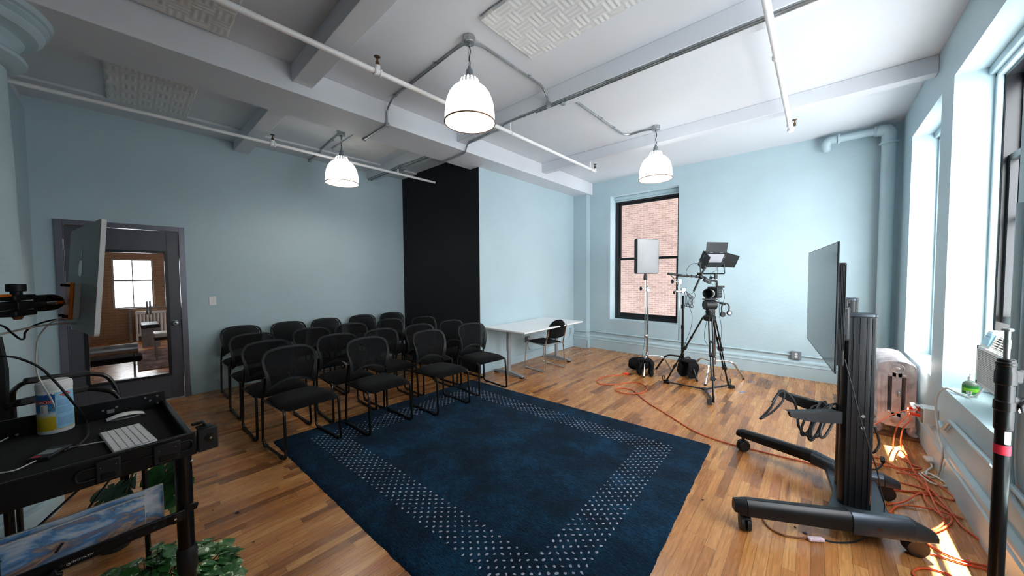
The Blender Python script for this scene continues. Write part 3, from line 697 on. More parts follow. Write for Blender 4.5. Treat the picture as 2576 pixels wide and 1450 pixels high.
# ---- radiator
t = thing('cast_iron_radiator', 'silver painted cast iron radiator in the right corner under the far window', 'radiator', (.575, 4.80, 0))
def section(y, end=False):
    b = B()
    for x in (-.085, 0, .085):
        b.tube(cr([(x, y, .14), (x, y, .3), (x, y, .5), (x*.95, y, .66)], 4), lambda t: .032 if end else .028, 12)
    b.grid(lambda u, v: (-.122*cos(pi*u)*(1 if v < 1 else .96), y+(.034-.068*v), .62+.1*(sin(pi*u)**.35)), 16, 2)
    b.prism([(-.122, .6), (-.12, .665), (-.1, .7), (-.06, .718), (0, .722), (.06, .718), (.1, .7), (.12, .665), (.122, .6), (.07, .575), (-.07, .575)], (0, y+.03, 0), (1, 0, 0), (0, 0, 1), .06)
    b.prism([(-.122, .2), (-.12, .13), (-.06, .1), (.06, .1), (.12, .13), (.122, .2), (.07, .23), (-.07, .23)], (0, y+.03, 0), (1, 0, 0), (0, 0, 1), .06)
    if end:
        b.prism([(-.122, .14), (-.055, .14), (-.062, .62), (-.122, .62)], (0, y+.02, 0), (1, 0, 0), (0, 0, 1), .045)
        b.prism([(.122, .14), (.055, .14), (.062, .62), (.122, .62)], (0, y+.02, 0), (1, 0, 0), (0, 0, 1), .045)
        b.prism([(-.03, .14), (.03, .14), (.03, .62), (-.03, .62)], (0, y+.02, 0), (1, 0, 0), (0, 0, 1), .05)
        b.lathe([(0, .012), (.012, .01), (.018, .004), (.03, .006), (.034, 0), (.042, .004), (.048, 0)], (0, y-.032, .655), (0, -1, 0), 24)
        b.lathe([(0, .006), (.03, .008), (.038, 0)], (0, y-.032, .165), (0, -1, 0), 24)
        for x in (-.045, .045): b.ell((x, y-.03, .59), (.013, .008, .013), 10, 6); b.ell((x, y-.03, .235), (.013, .008, .013), 10, 6)
    return b
for k in range(11): section(.03+k*.072, k == 0).build('section', M['radiator'], t, sharp=50)
for y in (.03, .75):
    for s_ in (-1, 1):
        B().tube(cr([(s_*.07, y, .16), (s_*.11, y, .11), (s_*.1, y, .06), (s_*.125, y, .03), (s_*.13, y, .022)], 4), lambda q: .032-.012*q, 10).build('foot', M['radiator'], t)
B().cyl((.01, -.01, .43), (.01, -.035, .43), .012).ell((.01, -.045, .42), (.013, .01, .025)).build('air_valve', M['galv'], t)
tag(B().box(.38, .74, 4.77, 4.9, 0, .022).build('wooden_board', M['woodarm'], bevel=.002), 'thin wooden board under the feet of the radiator', 'board')
t = tag(B().tube([(.5, 5.95, 0), (.5, 5.95, .2)], .02).lathe([(.03, .0), (.036, .01), (.02, .03), (.034, .06), (.034, .1), (.02, .12), (.03, .15), (.03, .2), (.02, .22)], (.33, 5.72, .05), n=20).lathe([(.06, 0), (.06, .01), (.02, .03), (.02, .06)], (.33, 5.72, 0), n=20).tube([(.33, 5.72, .2), (.5, 5.75, .2), (.5, 5.95, .2)], .018).build('radiator_valve', M['radiator']), 'turned metal radiator valve standing on the floor behind the television column', 'valve')

# ---- air conditioner in the near window
ax, ay0, ay1, az0, az1 = .84, 3.34, 3.9, .795, 1.165
t = thing('air_conditioner', 'white window air conditioner resting in the near right window', 'air conditioner', (0, 0, 0))
b = B().prism([(0, az0), (0, az1-.11), (.035, az1), (.5, az1), (.5, az0)], (ax, ay1, 0), (1, 0, 0), (0, 0, 1), ay1-ay0)
b.build('housing', M['acplastic'], t, bevel=.008)
B().ob((ax+.0, (ay0+ay1)/2-.0, az0+.135), (.006, ay1-ay0-.05, .235)).build('grille_back', M['acdark'], t)
g = B()
for k in range(19): g.ob((ax-.004, (ay0+ay1)/2, az0+.028+k*.0118), (.008, ay1-ay0-.05, .0055), (1, 0, .3))
g.build('louvres', M['acplastic'], t)
B().box(ax-.01, ax+.005, ay1-.028, ay1, az0, az1-.11).box(ax-.01, ax+.005, ay0, ay0+.028, az0, az1-.11).box(ax-.01, ax+.005, ay0, ay1, az0, az0+.02).box(ax-.01, ax+.005, ay0, ay1, az1-.13, az1-.11).build('front_bezel', M['acplastic'], t)
sl = V((.035, 0, .11)).normalized(); nn = V((-.11, 0, .035)).normalized()
B().ob(V((ax+.0175, ay0+.2, az1-.055))+nn*.001, (.3, .075, .006), (0, 1, 0), sl).build('air_outlet', M['acdark'], t)
g = B()
for k in range(5): g.ob(V((ax+.0175, ay0+.2, az1-.055))+sl*(-.03+k*.015)+nn*.004, (.3, .004, .01), (0, 1, 0), sl)
for k in range(4): g.ob(V((ax+.0175, ay0+.08+k*.08, az1-.055))+nn*.004, (.004, .075, .01), (0, 1, 0), sl)
g.build('air_vanes', M['acplastic'], t)
pn = B().ob(V((ax+.0175, ay1-.1, az1-.055))+nn*.003, (.13, .08, .006), (0, 1, 0), sl).build('control_panel', M['wipes_side'], t)
g = B()
for k in range(6): g.ob(V((ax+.0175, ay1-.13+(k % 3)*.03, az1-.035-.03*(k//3)))+nn*.007, (.016, .008, .002), (0, 1, 0), sl)
g.build('button', M['greyplastic'], pn)
tag(B().box(.99, 1.1, 3.1, 4.25, .716, .794).build('window_filler_board', M['acplastic']), 'board filling the window gap beneath the air conditioner', 'board')

# ---- sanitiser bottle on the sill
t = thing('hand_sanitizer', 'clear pump bottle of hand sanitizer with green label on the near sill', 'bottle', (.845, 4.07, RZ0))
B().lathe([(0, .002), (.03, .002), (.036, .006), (.037, .02), (.037, .085), (.034, .1), (.022, .112), (.012, .117), (.012, .125)], n=32).build('bottle', M['clear'], t)
def arc(b, r, z0, z1, a0, a1, n=18): return b.grid(lambda u, v: (r*cos(a0+(a1-a0)*u), r*sin(a0+(a1-a0)*u), z0+(z1-z0)*v), n, 1)
lb = arc(B(), .0378, .022, .085, 0, 2*pi, 36).build('label', M['greenlabel'], t)
arc(B(), .0382, .042, .066, pi*.9, pi*1.9).build('label_band', M['limelabel'], lb)
arc(B(), .0384, .026, .044, -pi*.72, -pi*.5).build('barcode_patch', M['white'], lb)
g = B()
for k in range(9): arc(g, .0387, .03, .043, -pi*.71+k*.07, -pi*.71+k*.07+.02+.02*(k % 2), 1)
g.build('barcode', M['blackgloss'], lb)
B().cyl((0, 0, .122), (0, 0, .142), .014, n=20).cyl((0, 0, .142), (0, 0, .15), .011).cyl((0, 0, .15), (0, 0, .168), .006).bar((.008, 0, .172), (-.036, .0, .176), .01, .008).build('pump', M['whiteplastic'], t)
# ================================================================== RUG
A0, B0, C0, D0 = V((-3.81, .855, 0)), V((-3.794, 3.364, 0)), V((-.69, 3.475, 0)), V((-.585, .96, 0))
def rq(u, v, z=0):
    p = A0*(1-u)*(1-v)+D0*u*(1-v)+B0*(1-u)*v+C0*u*v
    return V((p.x, p.y, z))
rr = random.Random(3)
nu, nv = 150, 120
jit = {}
def rfn(u, v):
    i, j = round(u*nu), round(v*nv); z = .016+.0015*sin(u*23+v*9)*sin(v*31)
    # rounded corners
    p = rq(u, v)
    if i in (0, nu) or j in (0, nv):
        z = .001; w = .006*(rr.random()-.5)+.006*sin(u*60)*sin(v*53)
        cen = rq(.5, .5); d = (p-cen).normalized(); p = p+d*w
        cu, cv = min(u, 1-u)*3.1, min(v, 1-v)*2.5
        if cu < .04 and cv < .04: p -= d*.018
    elif i in (1, nu-1) or j in (1, nv-1): z = .013
    return (p.x, p.y, z)
t = thing('rug', 'large dark blue wool rug with a border band of pale dots', 'rug', (0, 0, 0))
B().grid(rfn, nu, nv).build('rug_pile', M['rug'], t, sharp=80)
B().add([rq(0.002, .002, .0005), rq(.998, .002, .0005), rq(.998, .998, .0005), rq(.002, .998, .0005)], [(0, 1, 2, 3)]).build('backing', M['rug'], t)
b = B(); sx, sy = .065, .0285
X0, Y0 = .25, .25   # band outer margin
Lx, Ly = 3.15, 2.52
j = 0; y = Y0
while y < Ly-Y0:
    x = X0+(sx/2 if j % 2 else 0)
    while x < Lx-X0:
        ox, oy = x-X0, y-Y0; ex, ey = Lx-X0-x, Ly-Y0-y
        if min(ox, ex) < .262 or min(oy, ey) < .235:
            p = rq(x/Lx, y/Ly, .0165); a = rr.random()*pi; s1 = .0082+.0035*rr.random(); s2 = .0055+.0025*rr.random()
            ring_ = []
            for k in range(7):
                w = 2*pi*k/7; r_ = .75+.5*rr.random(); ring_.append(p+V((s1*r_*cos(w)*cos(a)-s2*r_*sin(w)*sin(a), s1*r_*cos(w)*sin(a)+s2*r_*sin(w)*cos(a), 0)))
            o = len(b.v); b.add(ring_+[p+V((0, 0, .0035))], [(k, (k+1) % 7, 7) for k in range(7)])
        x += sx
    y += sy; j += 1
M['tuft'] = mat('pale_pink_grey_tuft', (158, 160, 174), .95, var=.15, scale=60)
b.build('dotted_border', M['tuft'], t, sharp=80)

# ================================================================== MESH CHAIRS
def mesh_chair():
    t = thing('stacking_chair', 'x', 'chair', (0, 0, 0), 0, 'black mesh-back chairs in rows')
    r = .0115
    for s_ in (-1, 1):
        y = s_*.232
        p = fillet([(.40, y*.93, .415), (.475, y*.97, .415), (.50, y, .0125), (.0, y, .0125), (-.004, y*.97, .42), (.03, y*.90, .62)], .05, 6)
        lg = B().tube(p, r, 10).build('leg', M['blackgloss'], t)
        for gx in (.07, .41): B().ob((gx, y, .012), (.05, .032, .022)).build('glide', M['black'], lg, bevel=.004)
    b = B()
    for x in (.06, .40): b.cyl((x, -.222, .415), (x, .222, .415), .010, n=8)
    for y in (-.224, .224): b.cyl((-.005, y, .415), (.42, y, .415), .010, n=8)
    b.build('seat_frame', M['blackgloss'], t)
    # seat cushion
    def fn(u, v):
        x = .035+.465*u; hw = (.205+.03*min(1, u*2.2)) * (1-.18*max(0, u-.86)/.14)
        y = -hw+2*hw*v; e = (max(0, 1-abs(2*v-1)**6)*max(0, 1-abs(2*u-1)**8))
        return (x, y, .43+.036*e+.006*sin(pi*v)-.022*max(0, u-.8)/.2)
    b = B().grid(fn, 16, 14); b.grid(lambda u, v: (fn(u, v)[0], fn(u, v)[1], .422-.01*max(0, u-.8)/.2), 16, 14)
    n1 = 17*15
    rim = [(i, 0) for i in range(16)]+[(16, j) for j in range(14)]+[(i, 14) for i in range(16, 0, -1)]+[(0, j) for j in range(14, 0, -1)]
    ids = [i*15+j for i, j in rim]
    for k in range(len(ids)): b.f.append((ids[k], ids[(k+1) % len(ids)], ids[(k+1) % len(ids)]+n1, ids[k]+n1))
    b.build('seat', M['fabric'], t, sharp=60)
    # back frame: closed loop, rounded top, square lower corners, arched lower edge
    def bx(z):
        q = (z-.47)/.40
        return .004+.034*sin(pi*min(1, max(0, q)*1.35))-.055*max(0, q-.35)**1.4
    half = [V((.212, .475, 0)), V((.214, .56, 0)), V((.222, .65, 0)), V((.234, .74, 0)), V((.226, .80, 0)), V((.19, .845, 0)), V((.12, .866, 0)), V((0, .873, 0))]
    up_ = cr(half, 4)
    outer = [(p.x, p.y) for p in up_]+[(-p.x, p.y) for p in up_[-2::-1]]
    nb_ = 12; outer += [(-.212+.424*k/nb_, .475+.085*sin(pi*k/nb_)**.8) for k in range(1, nb_)]
    inner = []
    n_o = len(outer)
    for k, (y, z) in enumerate(outer):
        y0_, z0_ = outer[k-1]; y1_, z1_ = outer[(k+1) % n_o]
        ty, tz = y1_-y0_, z1_-z0_; l_ = hypot(ty, tz); ny, nz = -tz/l_, ty/l_
        w = .021+.03*max(0, (.72-z)/.25) if abs(y) > .19 else .018
        if k >= n_o-nb_+1: w = .02
        q = (y+ny*w, z+nz*w)
        if z < .5 and abs(y) > .2: q = (y*(1-.045/.212), z+.035)
        inner.append(q)
    def P3(y, z, o): return V((bx(z)+.042*(abs(y)/.228)**2+o, y, z))
    vs = []; fs = []
    for (y, z), (yi, zi) in zip(outer, inner): vs += [P3(y, z, -.011), P3(y, z, .009), P3(yi, zi, .006), P3(yi, zi, -.008)]
    for k in range(n_o):
        a_, c_ = k*4, ((k+1) % n_o)*4
        for m in range(4): fs.append((a_+m, a_+(m+1) % 4, c_+(m+1) % 4, c_+m))
    b = B(); b.add(vs, fs)
    b.build('back_frame', M['black'], t, sharp=50)
    def mf(u, v):
        y = .205*(2*v-1)*(.97+.04*u)
        zlo = .49+.085*(1-abs(2*v-1)**2); zhi = .862-.06*abs(2*v-1)**5-.012*abs(2*v-1)**2
        z = zlo+(zhi-zlo)*u
        return P3(y, z, 0)
    B().grid(mf, 12, 14).build('mesh_back', M['mesh'], t, sharp=80)
    return t
rows = {'back': [(-6.04, 1.03), (-6.02, 1.60), (-6.01, 2.13), (-6.03, 2.74), (-5.97, 3.27)],
        'third': [(-5.12, .98), (-5.05, 1.61), (-5.08, 2.14), (-5.11, 2.76), (-4.95, 3.28)],
        'second': [(-4.40, .97), (-4.26, 1.63), (-4.24, 2.16), (-4.23, 2.73), (-4.22, 3.29)],
        'front': [(-3.79, 1.005), (-3.67, 1.71), (-3.57, 2.43), (-3.64, 3.19)]}
desc = {'back': 'in the row at the wall', 'third': 'in the third row', 'second': 'in the second row', 'front': 'in the front row'}
order5 = ['nearest the door', 'second from the door', 'in the middle of its row', 'second from the black wall', 'closest to the black wall']
order4 = ['at the left rug corner', 'second from the left', 'third from the left', 'farthest right, near the table']
c0 = mesh_chair(); first = True; ci = 0
yaws = [.02, -.04, .03, .0, -.05, .03, .0, -.03, .05, .0, .04, -.02, .02, -.04, .03, .1, .03, .02, -.09]
for rn in ('back', 'third', 'second', 'front'):
    for k, (x, y) in enumerate(rows[rn]):
        o = c0 if first else dup(c0); first = False
        od = (order4 if rn == 'front' else order5)[k]
        o['label'] = 'black mesh-back chair %s, %s' % (desc[rn], od)
        z = .0165 if rn == 'front' else 0
        o.location = (x, y, z); o.rotation_euler = (0, 0, yaws[ci]); ci += 1
        if rn == 'front' and k in (0, 1, 2): o.rotation_euler = (0, -.0, yaws[ci-1])

# ================================================================== TABLE AND CHROME CHAIR
t = thing('table', 'white rectangular table with grey T-shaped legs against the pale blue wall', 'table', (0, 0, 0))
B().box(-3.93, -3.085, 3.715, 5.32, .715, .74).build('tabletop', M['laminate'], t, bevel=.004)
B().box(-3.8, -3.2, 4.0, 5.1, .68, .7).box(-3.78, -3.22, 3.82, 3.98, .69, .715).box(-3.78, -3.22, 5.1, 5.26, .69, .715).build('under_frame', M['greymetal'], t)
for y in (3.9, 5.2):
    l = B().cyl((-3.56, y, .05), (-3.56, y, .4), .032, n=20).cyl((-3.56, y, .38), (-3.56, y, .7), .037, n=20).prism([(-.29, .02), (-.29, .05), (-.05, .075), (.05, .075), (.30, .045), (.30, .02)], (-3.57, y+.03, 0), (1, 0, 0), (0, 0, 1), .06).build('leg', M['greymetal'], t, bevel=.006)
    for x in (-3.83, -3.30): B().box(x-.03, x+.03, y-.025, y+.025, 0, .02).build('foot_pad', M['blackgloss'], l)
t = thing('chair', 'chair with chrome sled frame and black rounded back facing the white table', 'chair', (-3.40, 4.62, 0), pi-.13)
for s_ in (-1, 1):
    y = s_*.235
    B().tube(fillet([(-.30, y*.86, .74), (-.215, y*.9, .43), (-.25, y, .012), (.25, y, .012), (.22, y*.9, .44), (-.20, y*.88, .43)], .04, 6), .0095, 10).build('leg', M['chrome'], t)
    B().ob((-.262, y*.86, .61), (.08, .02, .022), (-.26, 0, 1), (0, 1, 0)).build('back_bracket', M['woodarm'], t)
B().cyl((.20, -.21, .438), (.20, .21, .438), .009).cyl((-.2, -.205, .432), (-.2, .205, .432), .009).build('cross_bar', M['chrome'], t)
def fn(u, v):
    x = -.2+.44*u; hw = .2*(1-.1*abs(2*u-1)**6); y = -hw+2*hw*v; e = (1-abs(2*u-1)**8)*(1-abs(2*v-1)**8)
    return (x, y, .445+.022*e-.012*sin(pi*v)*sin(pi*u))
b = B().grid(fn, 12, 12).grid(lambda u, v: (fn(u, v)[0], fn(u, v)[1], .443-.02*sin(pi*v)*sin(pi*u)), 12, 12); b.build('seat', M['fabric'], t, sharp=60)
def fn(u, v, o=0):
    z = .55+.27*u; hw = .205*(1-max(0, (u-.45)/.55)**2.4*.55); y = -hw+2*hw*v
    return (-.25-.055*u-.03*(1-(2*v-1)**2)+o, y, z+.035*(1-(2*v-1)**2)*(u-.4))
b = B().grid(lambda u, v: fn(u, v, .0), 12, 12).grid(lambda u, v: fn(u, v, .022), 12, 12)
n1 = 169; rim = [(i, 0) for i in range(12)]+[(12, j) for j in range(12)]+[(i, 12) for i in range(12, 0, -1)]+[(0, j) for j in range(12, 0, -1)]
ids = [i*13+j for i, j in rim]
for k in range(len(ids)): b.f.append((ids[k], ids[(k+1) % len(ids)], ids[(k+1) % len(ids)]+n1, ids[k]+n1))
b.build('backrest', M['fabric'], t, sharp=60)

# ================================================================== TELEVISION ON STAND
th = radians(6.3)
TF = V((-cos(th), -sin(th), 0)); TS = V((-sin(th), cos(th), 0))  # front, lateral (far)
TC = V((.012, 3.045, 0))
def tl(a, s_, z): return TC+TF*a+TS*s_+ZZ*z
t = thing('television', 'large thin flat screen television seen almost edge-on, facing left', 'television', TC)
Mi = Matrix.Translation(-TC)
def loc(b):
    b.v = [p-TC for p in b.v]; return b
M['screen'] = mat('dark_glossy_screen', (20, 32, 38), .12, var=.01, spec=.08)
loc(B().ob(tl(.002, 0, 1.378), (.006, 1.222, .69), TF, TS)).build('panel', M['monolith'], t, bevel=.001)
loc(B().ob(tl(.0058, 0, 1.381), (.0015, 1.206, .674), TF, TS)).build('screen', M['screen'], t)
loc(B().ob(tl(-.024, .0, 1.335), (.046, 1.0, .56), TF, TS)).build('rear_housing', M['greyplastic'] if 0 else M['anod'], t, bevel=.006)
g = B()
for k in range(7): g.ob(tl(-.008-.006*k, -.5, 1.37), (.0022, .004, .46), TF, TS)
loc(g).build('vent_ribs', M['black'], t)
TC0 = V((0, 0, 0))
OC = V((.205, 3.02, 0))
t = thing('television_stand', 'black wheeled television stand with ribbed column and splayed legs', 'stand', OC)
def loc2(b): b.v = [p-OC for p in b.v]; return b
def tc(a, s_, z): return OC+TF*a+TS*s_+ZZ*z
def column(b, a, s_, z0, z1, w=.15, d=.10):
    pf = []
    for k in range(14): # rounded front
        q = -pi/2+pi*k/13; pf.append((w/2-.03+.03*cos(q), d/2*sin(q)))
    for k in range(14):
        q = pi/2+pi*k/13; pf.append((-w/2+.03+.03*cos(q), d/2*sin(q)))
    b.prism(pf, tc(a, s_, z0), TF, TS, z1-z0) if False else None
    vs = [tc(a+x, s_+y, z) for z in (z0, z1) for x, y in pf]; n = len(pf)
    b.add(vs, [tuple(range(n))[::-1], tuple(range(n, 2*n))]+[(i, (i+1) % n, n+(i+1) % n, n+i) for i in range(n)])
b = B(); column(b, .02, -.06, .1, 1.295); loc2(b)
cl = b.build('column', M['anod'], t)
g = B()
for x in (-.035, -.012, .018, .045, .066): g.ob(tc(x, -.1105, .70), (.010, .005, 1.18), TF, TS)
loc2(g).build('column_ribs', M['ribs'], cl)
b = B(); column(b, .02, -.06, 1.295, 1.315, .16, .105); loc2(b).build('column_cap', M['alu_dk'], t, bevel=.004)
b = B(); column(b, .03, .17, .1, 1.375, .09, .08); loc2(b); c2 = b.build('rear_column', M['anod'], t)
b = B(); column(b, 0.03, .17, 1.375, 1.395, .095, .085); loc2(b).build('column_cap', M['alu_dk'], t, bevel=.004)
b = B().ob(tc(.115, .02, 1.30), (.05, .42, .2), TF, TS).ob(tc(.10, .02, 1.38), (.09, .1, .03), TF, TS); loc2(b).build('mount_crossbar', M['black'], t, bevel=.006)
b = B().ob(tc(.118, -.235, 1.265), (.06, .03, .2), TF, TS); mp = loc2(b).build('mount_cover', M['black'], t, bevel=.012)
for z in (1.19, 1.34): loc2(B().cyl(tc(.118, -.25, z), tc(.118, -.255, z), .012)).build('screw', M['blackgloss'], mp)
x_ = text('brand_lettering', 'CHIEF', .04, tc(.118, -.2512, 1.262)-OC, ZZ, TF, M['alu_dk'], mp, .0008)
b = B().cyl(tc(.11, .06, 1.40), tc(.11, .06, 1.44), .012); loc2(b).build('knob', M['blackgloss'], t)
# base plate and legs
def legpts(p, q, w0, w1, h0, h1, zb0, zb1):
    p = V(p); q = V(q); d = (q-p); d.z = 0; d.normalize(); n = V((-d.y, d.x, 0)); vs = []
    for c, w, h, zb in ((p, w0, h0, zb0), (q, w1, h1, zb1)):
        c = V((c.x, c.y, 0))
        for a, z in ((-.5, 0), (-.5, .55), (-.38, .85), (-.18, 1), (.18, 1), (.38, .85), (.5, .55), (.5, 0)): vs.append(c+n*(a*w)+ZZ*(zb+h*z))
    return vs, [tuple(range(8)), tuple(range(8, 16))[::-1]]+[(i, (i+1) % 8, 8+(i+1) % 8, 8+i) for i in range(8)]
def leg(pts, name='leg', mt='alu_dk'):
    b = B()
    for a, c in zip(pts[:-1], pts[1:]): b.add(*legpts((a[0], a[1], 0), (c[0], c[1], 0), a[2], c[2], a[3], c[3], a[4], c[4]))
    return loc2(b).build(name, M[mt], t, bevel=.003)
n1_ = leg([(-.355, 2.40, .05, .07, .13), (-.30, 2.43, .075, .092, .118), (.17, 2.70, .085, .105, .105)], mt='anod')
n2_ = leg([(.155, 2.69, .096, .112, .10), (.40, 2.83, .096, .105, .10), (.50, 2.885, .07, .045, .10)])
f1_ = leg([(-.51, 3.585, .06, .04, .125), (-.47, 3.575, .07, .065, .12), (.02, 3.475, .08, .085, .105)], mt='anod')
f2_ = leg([(.0, 3.478, .09, .09, .10), (.12, 3.42, .09, .08, .095), (.20, 3.31, .09, .06, .09)])
f3_ = leg([(.14, 3.38, .09, .07, .10), (.36, 3.42, .08, .075, .1), (.44, 3.435, .06, .04, .1)])
b = B()
pl = [(.05, 2.66), (.36, 2.82), (.34, 3.05), (.33, 3.4), (.06, 3.42), (.10, 3.05)]
b.prism(pl, (0, 0, .095), (1, 0, 0), (0, 1, 0), .03); loc2(b).build('base_plate', M['alu_dk'], t, bevel=.008)
def caster(x, y, yaw, r=.048, zt=.12):
    c = V((x, y, r)); d = V((cos(yaw), sin(yaw), 0)); n = V((-d.y, d.x, 0))
    b = B()
    for s_ in (-1, 1): b.lathe([(0, 0), (r*.8, 0), (r, .004), (r, .02), (r*.92, .024), (0, .024)], c+n*(s_*.004), n*s_, 28)
    w = loc2(b).build('caster', M['black'], t)
    loc2(B().cyl(V((x, y, r+.0))+d*.0, V((x, y, zt)), .012).ob(V((x, y, r*1.75)), (.07, .05, .012), d, n)).build('caster_mount', M['black'], w, bevel=.003)
for x, y, w, zt in ((-.303, 2.455, 1.9, .13), (.43, 2.85, .4, .11), (-.462, 3.56, .9, .13), (.372, 3.425, .2, .11)): caster(x, y, w, .047 if zt > .12 else .05, zt)
# bolts on the near leg
for x, y in ((.27, 2.715), (.37, 2.775)): loc2(B().cyl((x+.01, y-.0, .145), (x+.014, y-.007, .145), .011)).build('bolt', M['blackgloss'], n2_)
# cable arms
for nm, a, c, z in (('near', (-.125, 2.72, .695), (.12, 2.93, .70), 0), ('far', (-.2, 3.10, .71), (.12, 3.10, .665), 0)):
    p, q = V(a), V(c); d = (q-p).normalized(); b = B()
    up = ZZ; L = (q-p).length
    ux = (q-p).normalized(); uy = (ZZ-ux*ZZ.dot(ux)).normalized()
    b.prism([(0, .0), (.0, -.012), (.01, -.03), (L*.4, -.06), (L, -.075), (L, .0)], p, ux, uy, .02)
    b.ob(p+ux*(L*.45)+uy*.003, (L*.9, .045, .004), ux, uy.cross(ux))
    loc2(b).build('cable_arm', M['black'], t, bevel=.002)
for z in (.70, .63): loc2(B().cyl(tc(0, -.114, z), tc(0, -.12, z), .009)).build('bolt', M['galv'], cl)
# ---- cables of the stand
def cable(name, label, cat, pts, r=.0045, mt='black', k=8, group=None):
    return tag(B().tube(cr(pts, k), r, 8).build(name, M[mt]), label, cat, group)
cable('power_cable', 'thick black cable hanging over the tip of the upper cable arm', 'cable',
      [atd(1912, 1055, 2.25), atd(1940, 1025, 2.28), atd(1958, 990, 2.30), atd(1972, 984, 2.32), atd(1995, 1005, 2.3), atd(2006, 1040, 2.3), atd(2010, 1075, 2.28), atd(2035, 1100, 2.25), atd(2060, 1098, 2.22)], .0075)
cable('power_cable', 'short black cable end looped beside the upper cable arm', 'cable', [atd(1943, 1012, 2.27), atd(1955, 994, 2.28), atd(1966, 986, 2.30), atd(1973, 990, 2.30), atd(1968, 1010, 2.28), atd(1945, 1035, 2.25), atd(1915, 1054, 2.22)], .0065)
pts = []
rr2 = random.Random(11)
for k in range(5):
    cx = 2050+11*k; Z = 2.28-.03*k; h = 40+7*(k % 3)
    for a in range(8):
        w = 2*pi*a/8; pts.append(atd(cx-14+8*sin(k*1.7)+20*cos(w)+6*sin(w), 1058+6*(k % 2)+h*.95*sin(w-1.2), Z+.03*cos(w)))
tag(B().tube(cr(pts, 4), .007, 8).build('coiled_cable', M['black']), 'coil of black cable draped around the two cable arms', 'cable')
cable('power_cable', 'thin black cable running down the front of the column to the floor', 'cable',
      [atd(2113+12, 905, 2.0), atd(2140, 960, 1.98), atd(2166, 1060, 1.96), atd(2185, 1120, 1.95), atd(2205, 1180, 1.95), atd(2215, 1230, 1.98), atd(2225, 1268, 2.0), at(2222, 1290, .02)], .0035)
cable('power_cable', 'black cable loop on the right side of the stand column', 'cable', [atd(2200, 1075, 2.3), atd(2209, 1100, 2.3), atd(2211, 1120, 2.3), atd(2203, 1135, 2.3), atd(2196, 1140, 2.32)], .007)
t2 = cable('power_cable', 'black cable with three-pin plug lying right of the column', 'cable', [at(2190, 1182, .03), at(2205, 1181, .02), at(2217, 1172, .02), at(2221, 1163, .04)], .007)
p = at(2221, 1163, .05); B().cyl(p, p+V((.0, .04, .02)), .014).build('plug', M['black'], t2)
cable('power_cable', 'black and orange-brown cable on the floor in front of the near stand leg', 'cable', [at(2210, 1315, .006)+V((0, .0, 0)), at(2200, 1334, .006), at(2160, 1361, .006), at(2110, 1366, .006), at(2070, 1359, .006)], .0045)
t2 = cable('extension_cord', 'brown cord with clear taped connector beneath the near stand leg', 'cord', [at(1916, 1290, .006), at(1918, 1305, .006), at(1935, 1328, .006), at(1965, 1345, .006), at(2000, 1353, .006), at(2035, 1356, .006)], .0055, 'woodarm')
p, q = at(2032, 1356, .014), at(2072, 1358, .014); M['cleartape'] = mat('translucent_connector', (215, 190, 200), .25, var=.1, scale=60)
B().bar(p, q, .028, .02).build('connector', M['cleartape'], t2, bevel=.006)

# ================================================================== ORANGE CORDS
def fpath(ps, z=.006, k=7): return cr([at(x, y, z) for x, y in ps], k)
main = [(1582, 941), (1555, 944), (1520, 948), (1502, 957), (1508, 966), (1535, 967.5), (1560, 966), (1590, 962), (1612, 965), (1627, 975), (1622, 985), (1600, 991), (1570, 990), (1550, 984), (1549, 979), (1565, 977), (1588, 981), (1602, 990), (1615, 1002), (1635, 1017), (1665, 1035), (1700, 1057), (1740, 1082), (1790, 1103), (1850, 1121), (1900, 1133), (1960, 1148), (2020, 1162), (2085, 1179), (2150, 1192), (2210, 1200), (2262, 1214), (2310, 1226), (2352, 1240), (2330, 1246), (2290, 1238), (2235, 1231)]
t = tag(B().tube(fpath(main, .007), .0058, 8).build('extension_cord', M['cord']), 'long orange extension cord looping on the floor and running behind the television stand', 'cord')
p = at(1567, 940, .014); q = at(1582, 941.5, .014); B().bar(p, q, .04, .026).build('plug', M['plugred'], t, bevel=.004)
q2 = at(1588, 942, .012); B().bar(q, q2, .026, .02).build('socket_end', M['black'], t)
cable('power_cable', 'thin black cable from the orange plug up to the softbox light', 'cable', [at(1588, 942, .012), at(1600, 938, .006), atd(1612, 922, 5.2), atd(1618, 880, 5.4), atd(1622, 850, 5.45), atd(1624, 740, 5.45), atd(1626, 708, 5.43), atd(1622, 696, 5.4)], .003)
